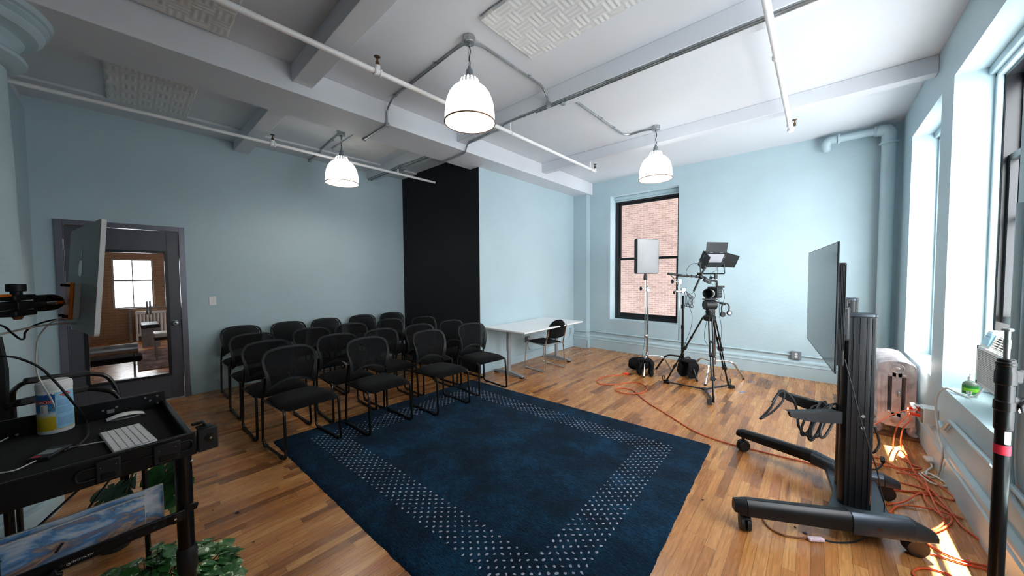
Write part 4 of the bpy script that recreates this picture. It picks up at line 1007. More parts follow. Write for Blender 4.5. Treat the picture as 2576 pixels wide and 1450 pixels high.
pz = [
 ('orange extension cord dropping from the right wall outlet into the bright sun patch', [V((.64, 4.44, .395)), V((.60, 4.42, .40)), atd(2283, 1045, 2.86), atd(2262, 1065, 2.84), atd(2251, 1092, 2.85), at(2247, 1128, .01), at(2262, 1150, .007), at(2300, 1172, .007), at(2317, 1178, .007), at(2295, 1181, .007), at(2240, 1174, .007), at(2190, 1163, .007)]),
 ('orange extension cord hanging from the lower socket and crossing toward the baseboard', [V((.64, 4.40, .355)), V((.60, 4.385, .365)), atd(2290, 1056, 2.86), atd(2272, 1078, 2.84), at(2266, 1118, .05), at(2280, 1145, .01), at(2296, 1180, .01), at(2325, 1225, .01), at(2355, 1262, .01), at(2400, 1295, .01), at(2422, 1306, .01), at(2402, 1299, .012), at(2345, 1282, .014), at(2290, 1273, .012), at(2255, 1275, .01), at(2238, 1292, .01)]),
 ('orange cord with a wide bend close to the right baseboard', [at(2188, 1150, .007), at(2215, 1154, .007), at(2260, 1178, .009), at(2310, 1190, .012), at(2350, 1212, .014), at(2396, 1248, .01), at(2403, 1256, .008), at(2385, 1257, .01), at(2330, 1240, .014), at(2280, 1236, .012), at(2255, 1232, .01)]),
 ('orange cord running diagonally toward the foot of the light stand', [at(2200, 1170, .012), at(2250, 1178, .018), at(2300, 1202, .02), at(2345, 1236, .02), at(2388, 1285, .012), at(2420, 1325, .008), at(2460, 1355, .008), at(2480, 1372, .008), at(2500, 1392, .008)]),
 ('orange cord forming a tight loop by the far end of the near stand leg', [at(2230, 1270, .012), at(2275, 1262, .018), at(2318, 1240, .024), at(2330, 1262, .018), at(2352, 1285, .018), at(2372, 1302, .012), at(2372, 1318, .01), at(2350, 1334, .01), at(2330, 1338, .01)]),
 ('orange and grey cord pair curling behind the stand leg', [at(2255, 1190, .016), at(2318, 1200, .02), at(2338, 1240, .02), at(2362, 1288, .022), at(2378, 1305, .016), at(2390, 1300, .012), at(2394, 1312, .012), at(2380, 1326, .012), at(2350, 1340, .012), at(2336, 1343, .01)]),
 ('orange cord emerging under the rear caster and running through the sunlight', [at(2328, 1352, .008), at(2335, 1368, .008), at(2360, 1385, .008), at(2400, 1403, .008), at(2440, 1416, .008), at(2480, 1424, .008), at(2510, 1432, .008)]),
 ('thin orange cord pair on the sunlit floor beneath the rear caster', [at(2322, 1388, .008), at(2350, 1396, .008), at(2390, 1408, .008), at(2430, 1420, .008), at(2475, 1432, .008), at(2500, 1446, .008)]),
 ('orange cord end curling at the bottom edge of the floor', [at(2390, 1490, .008), at(2350, 1470, .008), at(2310, 1455, .008), at(2297, 1445, .008), at(2302, 1434, .008), at(2325, 1430, .008), at(2360, 1436, .008), at(2400, 1452, .008)]),
 ('orange cord passing in front of the radiator to the upper socket', [V((.64, 4.44, .43)), V((.61, 4.43, .437)), atd(2303, 1031, 2.88), atd(2270, 1035, 2.86), atd(2236, 1048, 2.84), atd(2205, 1065, 2.82), atd(2180, 1080, 2.80)]),
]
for i, (lb, ps) in enumerate(pz): 
    o = tag(B().tube(cr(ps, 7), .0055 if i != 9 else .0035, 8).build('extension_cord', M['cord']), lb, 'cord', 'orange cords tangled by the right wall')
    if i < 2: B().cyl((.662, ps[0].y, ps[0].z), (.60, ps[1].y, ps[1].z), .016, .011).build('plug', M['plugred'], o)
tag(B().tube(cr([V((.66, 4.44, .42)), V((.62, 4.43, .435)), atd(2303, 1031, 2.88)], 5), .012, 8).build('plug_wrap', M['white']), 'white taped plug at the top of the outlet box', 'plug')
# white cord of the air conditioner
wc = cable('power_cord', 'white power cord drooping from the near sill down to the floor', 'cord', [V((.875, 3.88, .80)), V((.86, 3.97, .70)), V((.83, 4.0, .662)), V((.79, 4.1, .660)), V((.752, 4.16, .668)), V((.72, 4.2, .60)), V((.72, 4.24, .45)), V((.72, 4.12, .30)), V((.715, 3.98, .22)), at(2360, 1196, .02), at(2335, 1201, .01), at(2320, 1190, .01), at(2345, 1195, .01), at(2391, 1224, .01), at(2385, 1226, .01), at(2340, 1214, .01), at(2310, 1190, .01)], .0065, 'whitecord')
w2 = cable('power_cord', 'short white cord leading to a flat plug beside the baseboard', 'cord', [at(2330, 1196, .012), at(2332, 1185, .01), at(2344, 1176, .012), at(2342, 1168, .02)], .006, 'whitecord')
p = at(2340, 1158, .03); B().ob(p, (.055, .075, .03), (1, .3, .0), (0, 1, .2)).build('flat_plug', M['whitecord'], w2, bevel=.01)

acx = bpy.data.objects['air_conditioner']
for o in (wc, w2):
    o.parent = acx
    for k_ in ('label', 'category'): del o[k_]
    o['label'] = 'white power cord'
# ================================================================== STANDS, LIGHTS, CAMERA
def turtle(t, c, feet, hub, r=.0125, mt='chrome'):
    for k, f in enumerate(feet):
        f = V((f[0], f[1], .012)); d = V((f.x-c.x, f.y-c.y, 0)); L = d.length; d.normalize(); z = hub-.02*k
        b = B().tube(fillet([V((c.x, c.y, z))-c, V((c.x, c.y, z))+d*(L*.62)-c, f-c], .07, 6), r, 10)
        lg = b.build('leg', M[mt], t); B().cyl(f-c-V((0, 0, .012)), f-c+V((0, 0, .01)), r*1.15).build('foot_cap', M['black'], lg)
c1 = V((-2.02, 5.50, 0))
t = thing('light_stand', 'chrome light stand carrying the white softbox in front of the window', 'stand', c1)
turtle(t, c1, [(-1.936, 5.138), (-1.716, 5.747), (-2.33, 5.74)], .27)
B().cyl((0, 0, .2), (0, 0, .82), .0165).cyl((0, 0, .8), (0, 0, 1.28), .013).cyl((0, 0, .78), (0, 0, .82), .021).cyl((0, 0, .22), (0, 0, .3), .024).build('pole', M['chrome'], t)
B().ob((0, 0, 1.32), (.05, .04, .07), VR, VN).cyl((0, 0, 1.28), (0, 0, 1.38), .018).cyl(V((0, 0, 1.33))-VR*.0, V((0, 0, 1.33))-VR*.09, .01).build('grip_head', M['chrome'], t, bevel=.004)
k = B().lathe([(0, 0), (.03, .002), (.034, .01), (.03, .02), (0, .022)], V((0, 0, 1.33))-VR*.12, VR, 8).build('knob', M['black'], t)
o_ = -VR*.045+VN*.02
B().cyl(o_+ZZ*.56, o_+ZZ*1.56, .007).build('offset_rod', M['chrome'], t)
B().ob(o_*.5+ZZ*.57, (.06, .04, .05), VR, VN).cyl(o_*.5+ZZ*.57, o_*.5+ZZ*.57+VN*.05, .014).build('lower_clamp', M['chrome'], t, bevel=.004)
B().cyl(o_+ZZ*1.46, o_+ZZ*1.57, .022).ob(o_+ZZ*1.5, (.05, .04, .07), VR, VN).build('light_bracket', M['black'], t, bevel=.004)
t.name = 'light_stand'
sc_ = c1+o_+VR*.045; sr = (VR*.93-VN*-.37).normalized(); sr = (VR*math.cos(.35)+VN*math.sin(.35)*-1).normalized()
sn = V((sr.y, -sr.x, 0));
if sn.dot(VN) < 0: sn = -sn
t = thing('softbox', 'upright rectangular white softbox light in front of the brick view', 'light', (sc_.x, sc_.y, 1.84))
def rrect(w, h, r=.03, n=5):
    out = []
    for cx, cy, a0 in ((w/2-r, h/2-r, 0), (-w/2+r, h/2-r, pi/2), (-w/2+r, -h/2+r, pi), (w/2-r, -h/2+r, 3*pi/2)):
        for k in range(n+1):
            a = a0+pi/2*k/n; out.append((cx+r*cos(a), cy+r*sin(a)))
    return out
B().prism(rrect(.43, .55), -sn*.075, sr, ZZ, -.07 if sr.cross(ZZ).dot(sn) < 0 else .07).build('housing', M['black'], t, bevel=.006)
sg = sr.cross(ZZ).dot(sn)
def bulge(u, v):
    e = (1-abs(2*u-1)**4)*(1-abs(2*v-1)**4); return sr*(.415*(u-.5))+ZZ*(.535*(v-.5))+sn*(.0+.03*e-(.004 if e > 0 else .004))
B().grid(bulge, 12, 12).build('diffuser', M['softbox'], t, sharp=70)
# black stand
c2_ = V((-1.57, 5.77, 0))
t = thing('light_stand', 'matt black light stand between the softbox and the camera tripod', 'stand', c2_)
turtle(t, c2_, [(-1.943, 5.704), (-1.281, 5.445), (-1.5, 6.15)], .26, .014, 'blackgloss')
B().cyl((0, 0, .2), (0, 0, .75), .019).cyl((0, 0, .72), (0, 0, 1.22), .016).cyl((0, 0, .7), (0, 0, .76), .024).cyl((0, 0, 1.02), (0, 0, 1.08), .026).cyl((0, 0, .22), (0, 0, .3), .027).build('pole', M['blackgloss'], t)
g1 = V((0, 0, 1.30)); B().ob(g1, (.06, .045, .08), VR, VN).build('grip_head', M['chrome'], t, bevel=.005)
g2 = -VR*.06+ZZ*1.44
B().ob(g2, (.055, .04, .08), VR, VN).cyl(g2-VR*.1, g2, .009).build('grip_head', M['chrome'], t, bevel=.004)
B().cyl(-VR*.12+ZZ*1.29, -VR*.0+ZZ*1.29, .019, n=20).build('grip_barrel', M['chrome'], t, bevel=.002)
B().cyl(g2-ZZ*.92, g2, .008).build('grip_arm', M['chrome'], t)
B().lathe([(0, 0), (.03, .003), (.034, .012), (.028, .022), (0, .024)], g2-VR*.12, VR, 8).lathe([(0, 0), (.02, .002), (.03, .01), (.0, .02)], -VR*.15+ZZ*1.27, VR, 8).build('knob', M['black'], t)
g = B()
for k in range(6):
    q = []
    for a in range(12):
        w = 2*pi*a/12; q.append(VR*(.03+.012*k*0.6+.03*cos(w)+.01*k)+VN*(.03+.004*k)+ZZ*(1.17-.12*sin(w)*(1-.05*k)-.01*k))
    g.tube(cr(q, 3, True), .004, 6, closed=True)
g.tube(cr([VR*.09+VN*.03+ZZ*1.24, VR*.15+VN*.03+ZZ*1.27, VR*.17+VN*.03+ZZ*1.2, VR*.1+VN*.03+ZZ*1.12], 6), .003, 6)
g.tube(cr([VR*.08+VN*.03+ZZ*1.06, VR*.13+VN*.03+ZZ*.9, VR*.11+VN*.03+ZZ*.7, VR*.03+VN*.04+ZZ*.5, VR*.0+VN*.03+ZZ*.35, -VR*.08+VN*.05+ZZ*.2], 6), .003, 6)
o = g.build('coiled_cable', M['black']); o.location = c2_; tag(o, 'small coil of black cable hung on the black light stand', 'cable')
# microphone boom + arm to camera
T0 = V((-1.085, 5.055, 0))+VR*.04
hub = .93
t = thing('camera_tripod', 'black video tripod with floor spreader in the middle of the gear', 'tripod', T0)
feet = [V((-1.584, 5.041, .03)), V((-.9, 4.604, .03)), V((-.889, 5.435, .03))]
for f in feet:
    f = f-T0; d = V((f.x, f.y, 0)).normalized(); n = V((-d.y, d.x, 0)); top = d*.075+ZZ*.985; mid = top.lerp(f, .46); low = top.lerp(f, .74)
    b = B()
    for s_ in (-1, 1): b.cyl(top+n*(.02*s_), mid+n*(.02*s_), .0095, n=10).cyl(top.lerp(f, .3)+n*(.014*s_), low+n*(.014*s_), .0085, n=10)
    b.cyl(low, f, .011, n=12); lg = b.build('leg', M['blackgloss'], t)
    dd = (f-top).normalized()
    B().ob(mid, (.05, .066, .036), dd, n).cyl(mid, mid+d*.05, .01).build('leg_clamp', M['black'], lg, bevel=.004); B().ob(top.lerp(f, .3), (.03, .055, .03), dd, n).build('leg_clamp', M['black'], lg, bevel=.004); B().ob(low, (.05, .05, .034), dd, n).cyl(low, low+n*.04, .009).build('leg_clamp', M['black'], lg, bevel=.004)
    q = B().prism([(-.045, -.03), (.045, -.03), (.03, .012), (-.02, .02)], f-n*.022, d, ZZ, .044)
    q.tube(fillet([f+d*.035, f+d*.05+ZZ*.075, f+d*.02+ZZ*.085, f+d*.01+ZZ*.02], .01), .006, 8); q.build('foot', M['black'], lg, bevel=.003)
sp = V((-1.195, 4.995, .03))-T0; sp = V((0, 0, .028))+V((-.04, -.03, 0))
b = B()
for f in feet: b.bar(sp, f-T0, .028, .014)
b.cyl(sp-ZZ*.012, sp+ZZ*.016, .035, n=16); b.build('spreader', M['black'], t, bevel=.002)
b = B().lathe([(.055, .94), (.07, .95), (.075, 1.0), (.06, 1.015), (.045, 1.025), (.05, 1.05), (.05, 1.07)], n=32); b.build('bowl', M['black'], t)
H = B().lathe([(.045, 0), (.045, .02)], (0, 0, 1.065), n=24).cyl(-VR*.07+ZZ*1.15, VR*.07+ZZ*1.15, .062, n=32).ob((0, 0, 1.11), (.08, .08, .06), VR, VN)
hd = H.build('fluid_head', M['black'], t, bevel=.004)
B().cyl(VR*.071+ZZ*1.15, VR*.078+ZZ*1.15, .04, n=24).build('tension_dial', M['alu_dk'], hd)
B().ob((0, 0, 1.225), (.16, .08, .02), VR, VN).build('quick_plate', M['black'], t, bevel=.003)
hp = VR*.05+ZZ*1.2; hq = VR*.165+VN*.03+ZZ*1.165
B().cyl(hp, hq, .008).cyl(hp.lerp(hq, .62), hq+VR*.02-ZZ*.004, .015).build('pan_handle', M['black'], t)
# camera
CD = (-VR*.80+VN*.60).normalized(); CS = ZZ.cross(CD).normalized(); cb = T0+ZZ*1.315+VR*.04
t = thing('video_camera', 'black video camera with lens hood and top handle on the tripod', 'camera', cb)
B().ob(VR*.02+V((0, 0, 0)), (.135, .13, .145), CD, CS).ob(VR*.02-CD*.075-ZZ*.01, (.04, .09, .1), CD, CS).build('body', M['black'], t, bevel=.008)
g = B()
for k in range(4):
    for j in range(3): g.cyl(VR*.02+CS*(.067*(1 if CS.dot(VN) > 0 else -1))+CD*(-.04+.025*k)+ZZ*(-.03+.03*j), VR*.02+CS*(.071*(1 if CS.dot(VN) > 0 else -1))+CD*(-.04+.025*k)+ZZ*(-.03+.03*j), .006, n=8)
g.build('buttons', M['greyplastic'], t)
ln = B().lathe([(.0, .06), (.038, .06), (.04, .08), (.044, .09), (.044, .13), (.05, .14), (.05, .145), (.047, .15), (.0, .15)], VR*.02-ZZ*.01, CD, 28).build('lens', M['blackgloss'], t)
B().lathe([(.05, .145), (.064, .2), (.06, .2), (.046, .15)], VR*.02-ZZ*.01, CD, 28, closed=True).build('lens_hood', M['black'], ln)
B().lathe([(.051, .118), (.052, .118), (.052, .124), (.051, .124)], VR*.02-ZZ*.01, CD, 28).build('lens_ring', M['white'], ln)
B().lathe([(0, .152), (.03, .151), (.034, .15)], VR*.02-ZZ*.01, CD, 28).build('front_glass', M['screen'], ln)
B().tube(fillet([VR*.05+ZZ*.07, VR*.05+ZZ*.15, -VR*.03+ZZ*.155, -VR*.08+ZZ*.17], .02), .011, 10).ob(-VR*.08+ZZ*.15, (.09, .05, .04), (VR*-1+ZZ*.5), VN).build('top_handle', M['black'], t)
B().ob(-VR*.095+VN*.026+ZZ*.155, (.05, .004, .03), (VR*-1+ZZ*.5), ZZ).build('name_panel', M['greyplastic'], t)
B().ob(VR*.1+ZZ*.075, (.09, .025, .025), VR, VN).build('viewfinder', M['black'], t, bevel=.004)
g = B(); jt = -VR*.165+ZZ*.205
g.tube([-VR*.08+ZZ*.17, -VR*.11+ZZ*.2, jt], .014, 8).ell(jt, (.03, .03, .03)).cyl(jt-VR*.09-ZZ*.19, jt+VR*.06+ZZ*.14, .012).cyl(jt+VR*.02+ZZ*.04, jt-VR*.02+ZZ*.04-VN*.04, .018)
g.build('articulated_arm', M['black'], t)
mic = B().cyl(jt-VR*.03, jt-VR*.25+ZZ*.02, .013).cyl(jt-VR*.25+ZZ*.02, jt-VR*.43+ZZ*.045, .0155)
for a in (.06, .12, .18, .3): mic.lathe([(.014, -.006), (.02, -.004), (.02, .004), (.014, .006)], jt-VR*a+ZZ*(.02*a/.25), VR, 12)
mic.tube([jt-VR*.4+ZZ*.03, jt-VR*.34-ZZ*.03, jt-VR*.3+ZZ*.02], .005, 6)
mic.build('microphone', M['black'], t)
B().tube(cr([jt-VR*.18, jt-VR*.19+ZZ*.08, jt-VR*.13+ZZ*.16, jt-VR*.05+ZZ*.18, jt+VR*.02+ZZ*.17], 6), .003, 6).build('mic_cable', M['black'], t)
B().tube(cr([VR*.12+ZZ*.06, VR*.14-ZZ*.0, VR*.15-ZZ*.08, VR*.13-ZZ*.14], 6), .0028, 6).tube(cr([VR*.08-ZZ*.1, VR*.09-ZZ*.3, VR*.12-ZZ*.5, VR*.1-ZZ*.8, VR*.14-ZZ*1.0, VR*.12-ZZ*1.15, VR*.2-ZZ*1.2], 6), .0028, 6).tube(cr([-VR*.07-ZZ*.35, -VR*.1-ZZ*.5, -VR*.1-ZZ*.62, -VR*.06-ZZ*.7], 6), .003, 6).build('loose_cable', M['black'], t)
# headphones
hc = T0+hq+VN*.02+VR*.01
t = thing('headphones', 'black over-ear headphones hanging from the tripod pan handle', 'headphones', hc)
q = [(-VR*(.075*cos(a))+ZZ*(-.06+.075*sin(a))) for a in [pi*k/10 for k in range(11)]]
q = [VR*-.06+ZZ*-.14]+[VR*(-.065*cos(pi*k/10))+ZZ*(-.065+.08*sin(pi*k/10)) for k in range(11)]+[VR*.055+ZZ*-.14]
B().tube(cr(q, 3), .011, 8).build('headband', M['black'], t)
B().lathe([(0, 0), (.035, 0), (.045, .008), (.045, .026), (.036, .034), (0, .034)], -VR*.055-ZZ*.175, VN, 28).build('ear_cup', M['black'], t)
e = B().lathe([(0, 0), (.035, 0), (.043, .008), (.043, .028), (.036, .034), (0, .034)], VR*.05-ZZ*.15+VN*.01, VN, 28).build('ear_cup', M['black'], t)
B().lathe([(0, 0), (.027, 0), (.027, .002), (0, .003)], VR*.05-ZZ*.15+VN*.044, VN, 24).build('silver_cup_plate', M['alu'], e)
t.scale = (.76, .76, .76)
# chrome stand with LED panel
c3 = V((-1.135, 5.82, 0))
t = thing('light_stand', 'chrome light stand behind the tripod carrying the barn door panel', 'stand', c3)
turtle(t, c3, [(-1.147, 5.324), (-.791, 5.99), (-1.50, 6.06)], .28, .0135)
B().cyl((0, 0, .2), (0, 0, .8), .0175).cyl((0, 0, .78), (0, 0, 1.2), .0145).cyl((0, 0, 1.2), (0, 0, 1.52), .011).cyl((0, 0, .76), (0, 0, .82), .023).cyl((0, 0, 1.17), (0, 0, 1.22), .02).cyl((0, 0, .22), (0, 0, .32), .025).build('pole', M['chrome'], t)
B().ob((0, 0, 1.52), (.035, .035, .08), VR, VN).cyl(-VR*.06+ZZ*1.5, ZZ*1.5, .008).lathe([(0, 0), (.024, .002), (.028, .01), (.022, .02), (0, .022)], -VR*.08+ZZ*1.5, VR, 12).build('swivel', M['black'], t)
lc = V((c3.x, c3.y, 1.765))-VR*.045; ph = radians(42); yw = .22
R_ = (VR*cos(yw)+VN*-sin(yw)).normalized(); Nh = V((R_.y, -R_.x, 0)); Nh = Nh if Nh.dot(VN) > 0 else -Nh
Nn = (Nh*cos(ph)-ZZ*sin(ph)).normalized(); U_ = (ZZ*cos(ph)+Nh*sin(ph)).normalized()
# panel looks up towards the ceiling slightly: flip so that the white face is visible from below camera height
t = thing('led_panel_light', 'black rectangular panel light with four barn door flaps on the chrome stand', 'light', lc)
W_, H_ = .36, .24
Nn = (Nh*.88-ZZ*.47).normalized(); U_ = (ZZ*.88+Nh*.47).normalized()
B().ob(-Nn*.03, (W_, H_, .06), R_, U_).ob(-Nn*.07, (W_*.7, H_*.7, .03), R_, U_).build('housing', M['black'], t, bevel=.006)
B().ob(Nn*.002, (W_-.05, H_-.05, .004), R_, U_).build('diffuser', M['ledwhite'], t)
def flap(name, e, along, out, w0, w1, L, ang):
    d = (out*cos(ang)+Nn*sin(ang)).normalized(); n = along.cross(d).normalized()
    b = B().prism([(-w0/2, 0), (w0/2, 0), (w1/2, L), (-w1/2, L)], e, along, d, .003); f_ = b.build(name, M['black'], t)
    h = B()
    for s_ in (-.25, .25): h.cyl(e+along*(s_*w0-.03), e+along*(s_*w0+.03), .007, n=8)
    h.build('hinge', M['galv'], f_)
flap('barn_door', U_*(H_/2), R_, U_, W_, W_*1.02, .15, -.35)
flap('barn_door', -U_*(H_/2), R_, -U_, W_, W_*.82, .15, 2.5)
flap('barn_door', R_*(W_/2), U_, R_, H_, H_*.8, .2, .35)
flap('barn_door', -R_*(W_/2), U_, -R_, H_, H_*.9, .15, 1.35)
B().tube(fillet([-R_*(W_/2+.03)-Nn*.03, -R_*(W_/2+.03)-ZZ*.205, R_*(W_/2+.03)-ZZ*.205, R_*(W_/2+.03)-Nn*.03-ZZ*.02], .02), .009, 8).build('yoke', M['blackgloss'], t)
B().tube(cr([-ZZ*.08+VR*.03, -ZZ*.15+VR*.05, -ZZ*.2-VR*.02, -ZZ*.3-VR*.05, -ZZ*.38+VR*.01], 6), .003, 6).tube(cr([-ZZ*.08+VR*.06, -ZZ*.2+VR*.07, -ZZ*.3+VR*.03], 6), .003, 6).build('cable', M['black'], t)

# sandbags
def sandbag(label, c, rz, lobes):
    t = None; b = B(); c = V(c)
    for (dx, dy, dz, sx_, sy_, sz_, tilt) in lobes:
        Mx = Matrix.Rotation(rz, 3, 'Z') @ Matrix.Rotation(tilt, 3, 'X')
        n, m = 24, 18; vs = []; fs = []
        for j in range(m+1):
            p_ = pi*j/m
            for i in range(n):
                a = 2*pi*i/n; e = .68
                f_ = lambda q: (abs(q)**e)*(1 if q > 0 else -1)
                v = V((sx_*f_(sin(p_)*cos(a)), sy_*f_(sin(p_)*sin(a))*(1-.1*cos(a*3)), sz_*f_(cos(p_))))
                v += V((.008*sin(v.z*40), .006*sin(v.x*50+v.z*30), 0))
                vs.append(c+Matrix.Rotation(rz, 3, 'Z') @ V((dx, dy, dz))+Mx @ v)
        for j in range(m):
            for i in range(n): fs.append((j*n+i, (j+1)*n+i, (j+1)*n+(i+1) % n, j*n+(i+1) % n))
        b.add(vs, fs)
    for p in b.v: p.z = max(p.z, .002)
    return tag(b.build('sandbag', M['bag'], sharp=70), label, 'sandbag')
sandbag('black sandbag lying flat on the floor left of the softbox stand', (-2.16, 5.52, 0), .75, [(0, 0, .1, .17, .07, .1, -.5)])
sandbag('black saddle sandbag draped over the near leg of the softbox stand', (-1.965, 5.28, 0), .2, [(-.085, 0, .12, .035, .11, .125, .0), (.085, 0, .12, .035, .11, .125, 0), (0, 0, .235, .085, .1, .022, 0)])
sandbag('black saddle sandbag draped over the leg of the black stand behind the tripod', (-1.43, 5.58, 0), -.5, [(-.09, 0, .13, .05, .11, .13, 0), (.075, 0, .13, .03, .1, .125, 0), (0, 0, .25, .085, .1, .022, 0)])

# ---- light stand at the right edge
sc3 = V((.489, 2.004, -.78))
t = thing('light_stand', 'tall black light stand pole with red tape at the right edge', 'stand', sc3)
t.scale = (1, 1, 1.5)
B().cyl((0, 0, .6), (0, 0, 1.22), .0178, n=28).build('pole', M['blackgloss'], t)
B().lathe([(.0195, 1.195), (.0215, 1.2), (.0215, 1.24), (.024, 1.243), (.024, 1.262), (.021, 1.265), (.021, 1.30), (.024, 1.303), (.024, 1.33), (.0215, 1.335), (.0215, 1.345), (.023, 1.347), (.023, 1.352), (.02, 1.354), (.02, 1.359), (.017, 1.361)], n=28).build('locking_collar', M['blackgloss'], t)
B().cyl((0, 0, 1.358), (0, 0, 1.385), .0075).cyl((0, 0, 1.385), (0, 0, 1.405), .0085).cyl((0, 0, 1.405), (0, 0, 1.425), .007).lathe([(0, .0), (.0125, .001), (.0135, .004), (.011, .007), (0, .008)], (0, 0, 1.424)).build('spigot', M['galv'], t)
B().ob(VR*.03+ZZ*1.32, (.045, .018, .03), VR+ZZ*-.1, VN).bar(VR*.04+ZZ*1.33, VR*.1+ZZ*1.33, .012, .01).build('clamp_bracket', M['blackgloss'], t, bevel=.004)
B().ob(VR*.03+ZZ*1.26, (.04, .016, .025), VR-ZZ*.2, VN).build('lower_bracket', M['blackgloss'], t, bevel=.004)
k = B().cyl(VR*.045+ZZ*1.25, VR*.075+ZZ*1.262, .011).ob(VR*.06+VN*.012+ZZ*1.257, (.05, .012, .018), VR+ZZ*.5, VN).build('wing_knob', M['black'], t, bevel=.003)
B().cyl(VR*.035+VN*.008+ZZ*1.243, VR*.035+VN*.014+ZZ*1.243, .006, n=6).build('hex_bolt', M['chrome'], k)
B().cyl((0, 0, 1.139), (0, 0, 1.161), .0185, n=28).build('tape', M['redtape'], t)
g = B().grid(lambda u, v: (.0182*cos(-1.6+.9*u), .0182*sin(-1.6+.9*u), 1.165+.045*v), 8, 1); g.build('worn_sticker', M['white'], t)
g = B()
for a in (0, 2.1, 4.2): g.tube([(.0, .0, .72), (.19*cos(a+.5), .19*sin(a+.5), .53)], .009, 8)
g.build('tripod_legs', M['blackgloss'], t)

# ================================================================== CART (foreground left)
C_ = V((-1.757, .152, 0)); ca = V((.075, -.997, 0)).normalized(); cbk = V((-.997, -.075, 0)).normalized()
t = thing('equipment_cart', 'black metal equipment cart with tray in the left foreground', 'cart', C_)
def cl_(a, b_, z): return ca*a+cbk*b_+ZZ*z
LT, DT = 1.0, .64
b = B().ob(cl_(LT/2, DT/2, .922), (LT, DT, .006), ca, cbk)
b.build('tray_floor', M['fabric'], t)
def rail(a0, b0, a1, b1, z0, z1, th, name='tray_rail'):
    p, q = cl_(a0, b0, (z0+z1)/2), cl_(a1, b1, (z0+z1)/2); d = (q-p).normalized(); return B().ob((p+q)/2, ((q-p).length, th, z1-z0), d, ZZ.cross(d)).build(name, M['anod'], t, bevel=.004)
rail(0, .006, LT, .006, .884, .972, .014, 'front_rail')
rail(.008, .0, .008, DT, .884, .955, .02, 'side_rail')
rail(LT-.008, .0, LT-.008, DT, .884, .955, .02, 'side_rail')
br = rail(0, DT, LT, DT, .884, 1.003, .014, 'back_rail')
for a, z in ((.03, .985), (.07, .985), (.055, .968), (.03, .95), (.16, .97), (.20, .965), (.37, .95), (.42, .94)): B().cyl(cl_(a, DT-.009, z), cl_(a, DT-.014, z), .0045, n=10).build('bolt', M['galv'], br)
B().ob(cl_(.178, DT-.009, .955), (.022, .004, .016), ca, cbk).build('slot', M['greyplastic'], br)
# latches with wire loops on the front rail
fr_ = B()
for a0, a1, wl, wr in ((.043, .115, (.005, .045), (.115, .145)), (.19, .245, (.172, .19), (.235, .285))):
    L_ = a1-a0
    lt = B().ob(cl_((a0+a1)/2, -.004, .925), (L_, .012, .07), ca, cbk).build('latch', M['black'], t, bevel=.004)
    B().ob(cl_((a0+a1)/2, -.0105, .910), (L_*.62, .004, .022), ca, cbk).build('latch_opening', M['blackgloss'], lt, bevel=.003)
    for q in (.2, .8): B().cyl(cl_(a0+L_*q, -.009, .94), cl_(a0+L_*q, -.0125, .94), .0016, n=8).build('rivet', M['chrome'], lt)
for a0, a1, z0, z1 in ((.045, .012, .912, .948), (.245, .285, .908, .945)):
    B().tube(fillet([cl_(a0, -.006, z0), cl_(a1, -.006, z0), cl_(a1, -.006, z1), cl_(a0, -.006, z1)], .018, 8), .0028, 8).build('wire_loop', M['black'], t)
for a0, a1, z in ((.115, .138, .930), (.17, .19, .932)): B().tube([cl_(a0, -.005, z), cl_(a1, -.005, z)], .0025, 8).build('wire_loop', M['black'], t)
# corner hook bracket
hk = B().ob(cl_(-.035, .012, .928), (.062, .022, .088), ca, cbk).ob(cl_(-.03, .03, .985), (.012, .06, .012), ca, cbk).ob(cl_(-.015, .05, .985), (.04, .014, .012), ca, cbk).ob(cl_(-.03, .03, .973), (.05, .03, .01), ca, cbk).build('corner_bracket', M['black'], t, bevel=.006)
B().lathe([(0, 0), (.016, 0), (.017, .003), (.0, .004)], cl_(-.042, .001, .932), -cbk, 24).build('bumper', M['blackgloss'], hk)
B().lathe([(0, 0), (.0055, 0), (.004, .003), (0, .003)], cl_(-.042, -.003, .932), -cbk, 16).build('bolt', M['chrome'], hk)
# posts
for a, q in ((.034, .03), (.085, DT-.03), (.45, .03), (.45, DT-.03)):
    pr_ = .0245 if q < .1 else .010
    ps = B().cyl(cl_(a, q, .16), cl_(a, q, .89), pr_, n=24).build('post', M['blackgloss'], t)
    B().lathe([(pr_+.0015, .43), (pr_+.0055, .44), (pr_+.0055, .52), (pr_+.0015, .53)], cl_(a, q, 0), n=24).build('collar', M['black'], ps)
    for z in (.69, .86): B().ell(cl_(a-.02, q-.018, z), (.006, .006, .006), 10, 6).build('bolt', M['chrome'], ps)
    B().lathe([(0, -.02), (.06, -.02), (.065, -.012), (.065, .012), (.06, .02), (0, .02)], cl_(a, q, .065), ca, 28).cyl(cl_(a, q, .1), cl_(a, q, .17), .018).build('wheel', M['black'], ps)
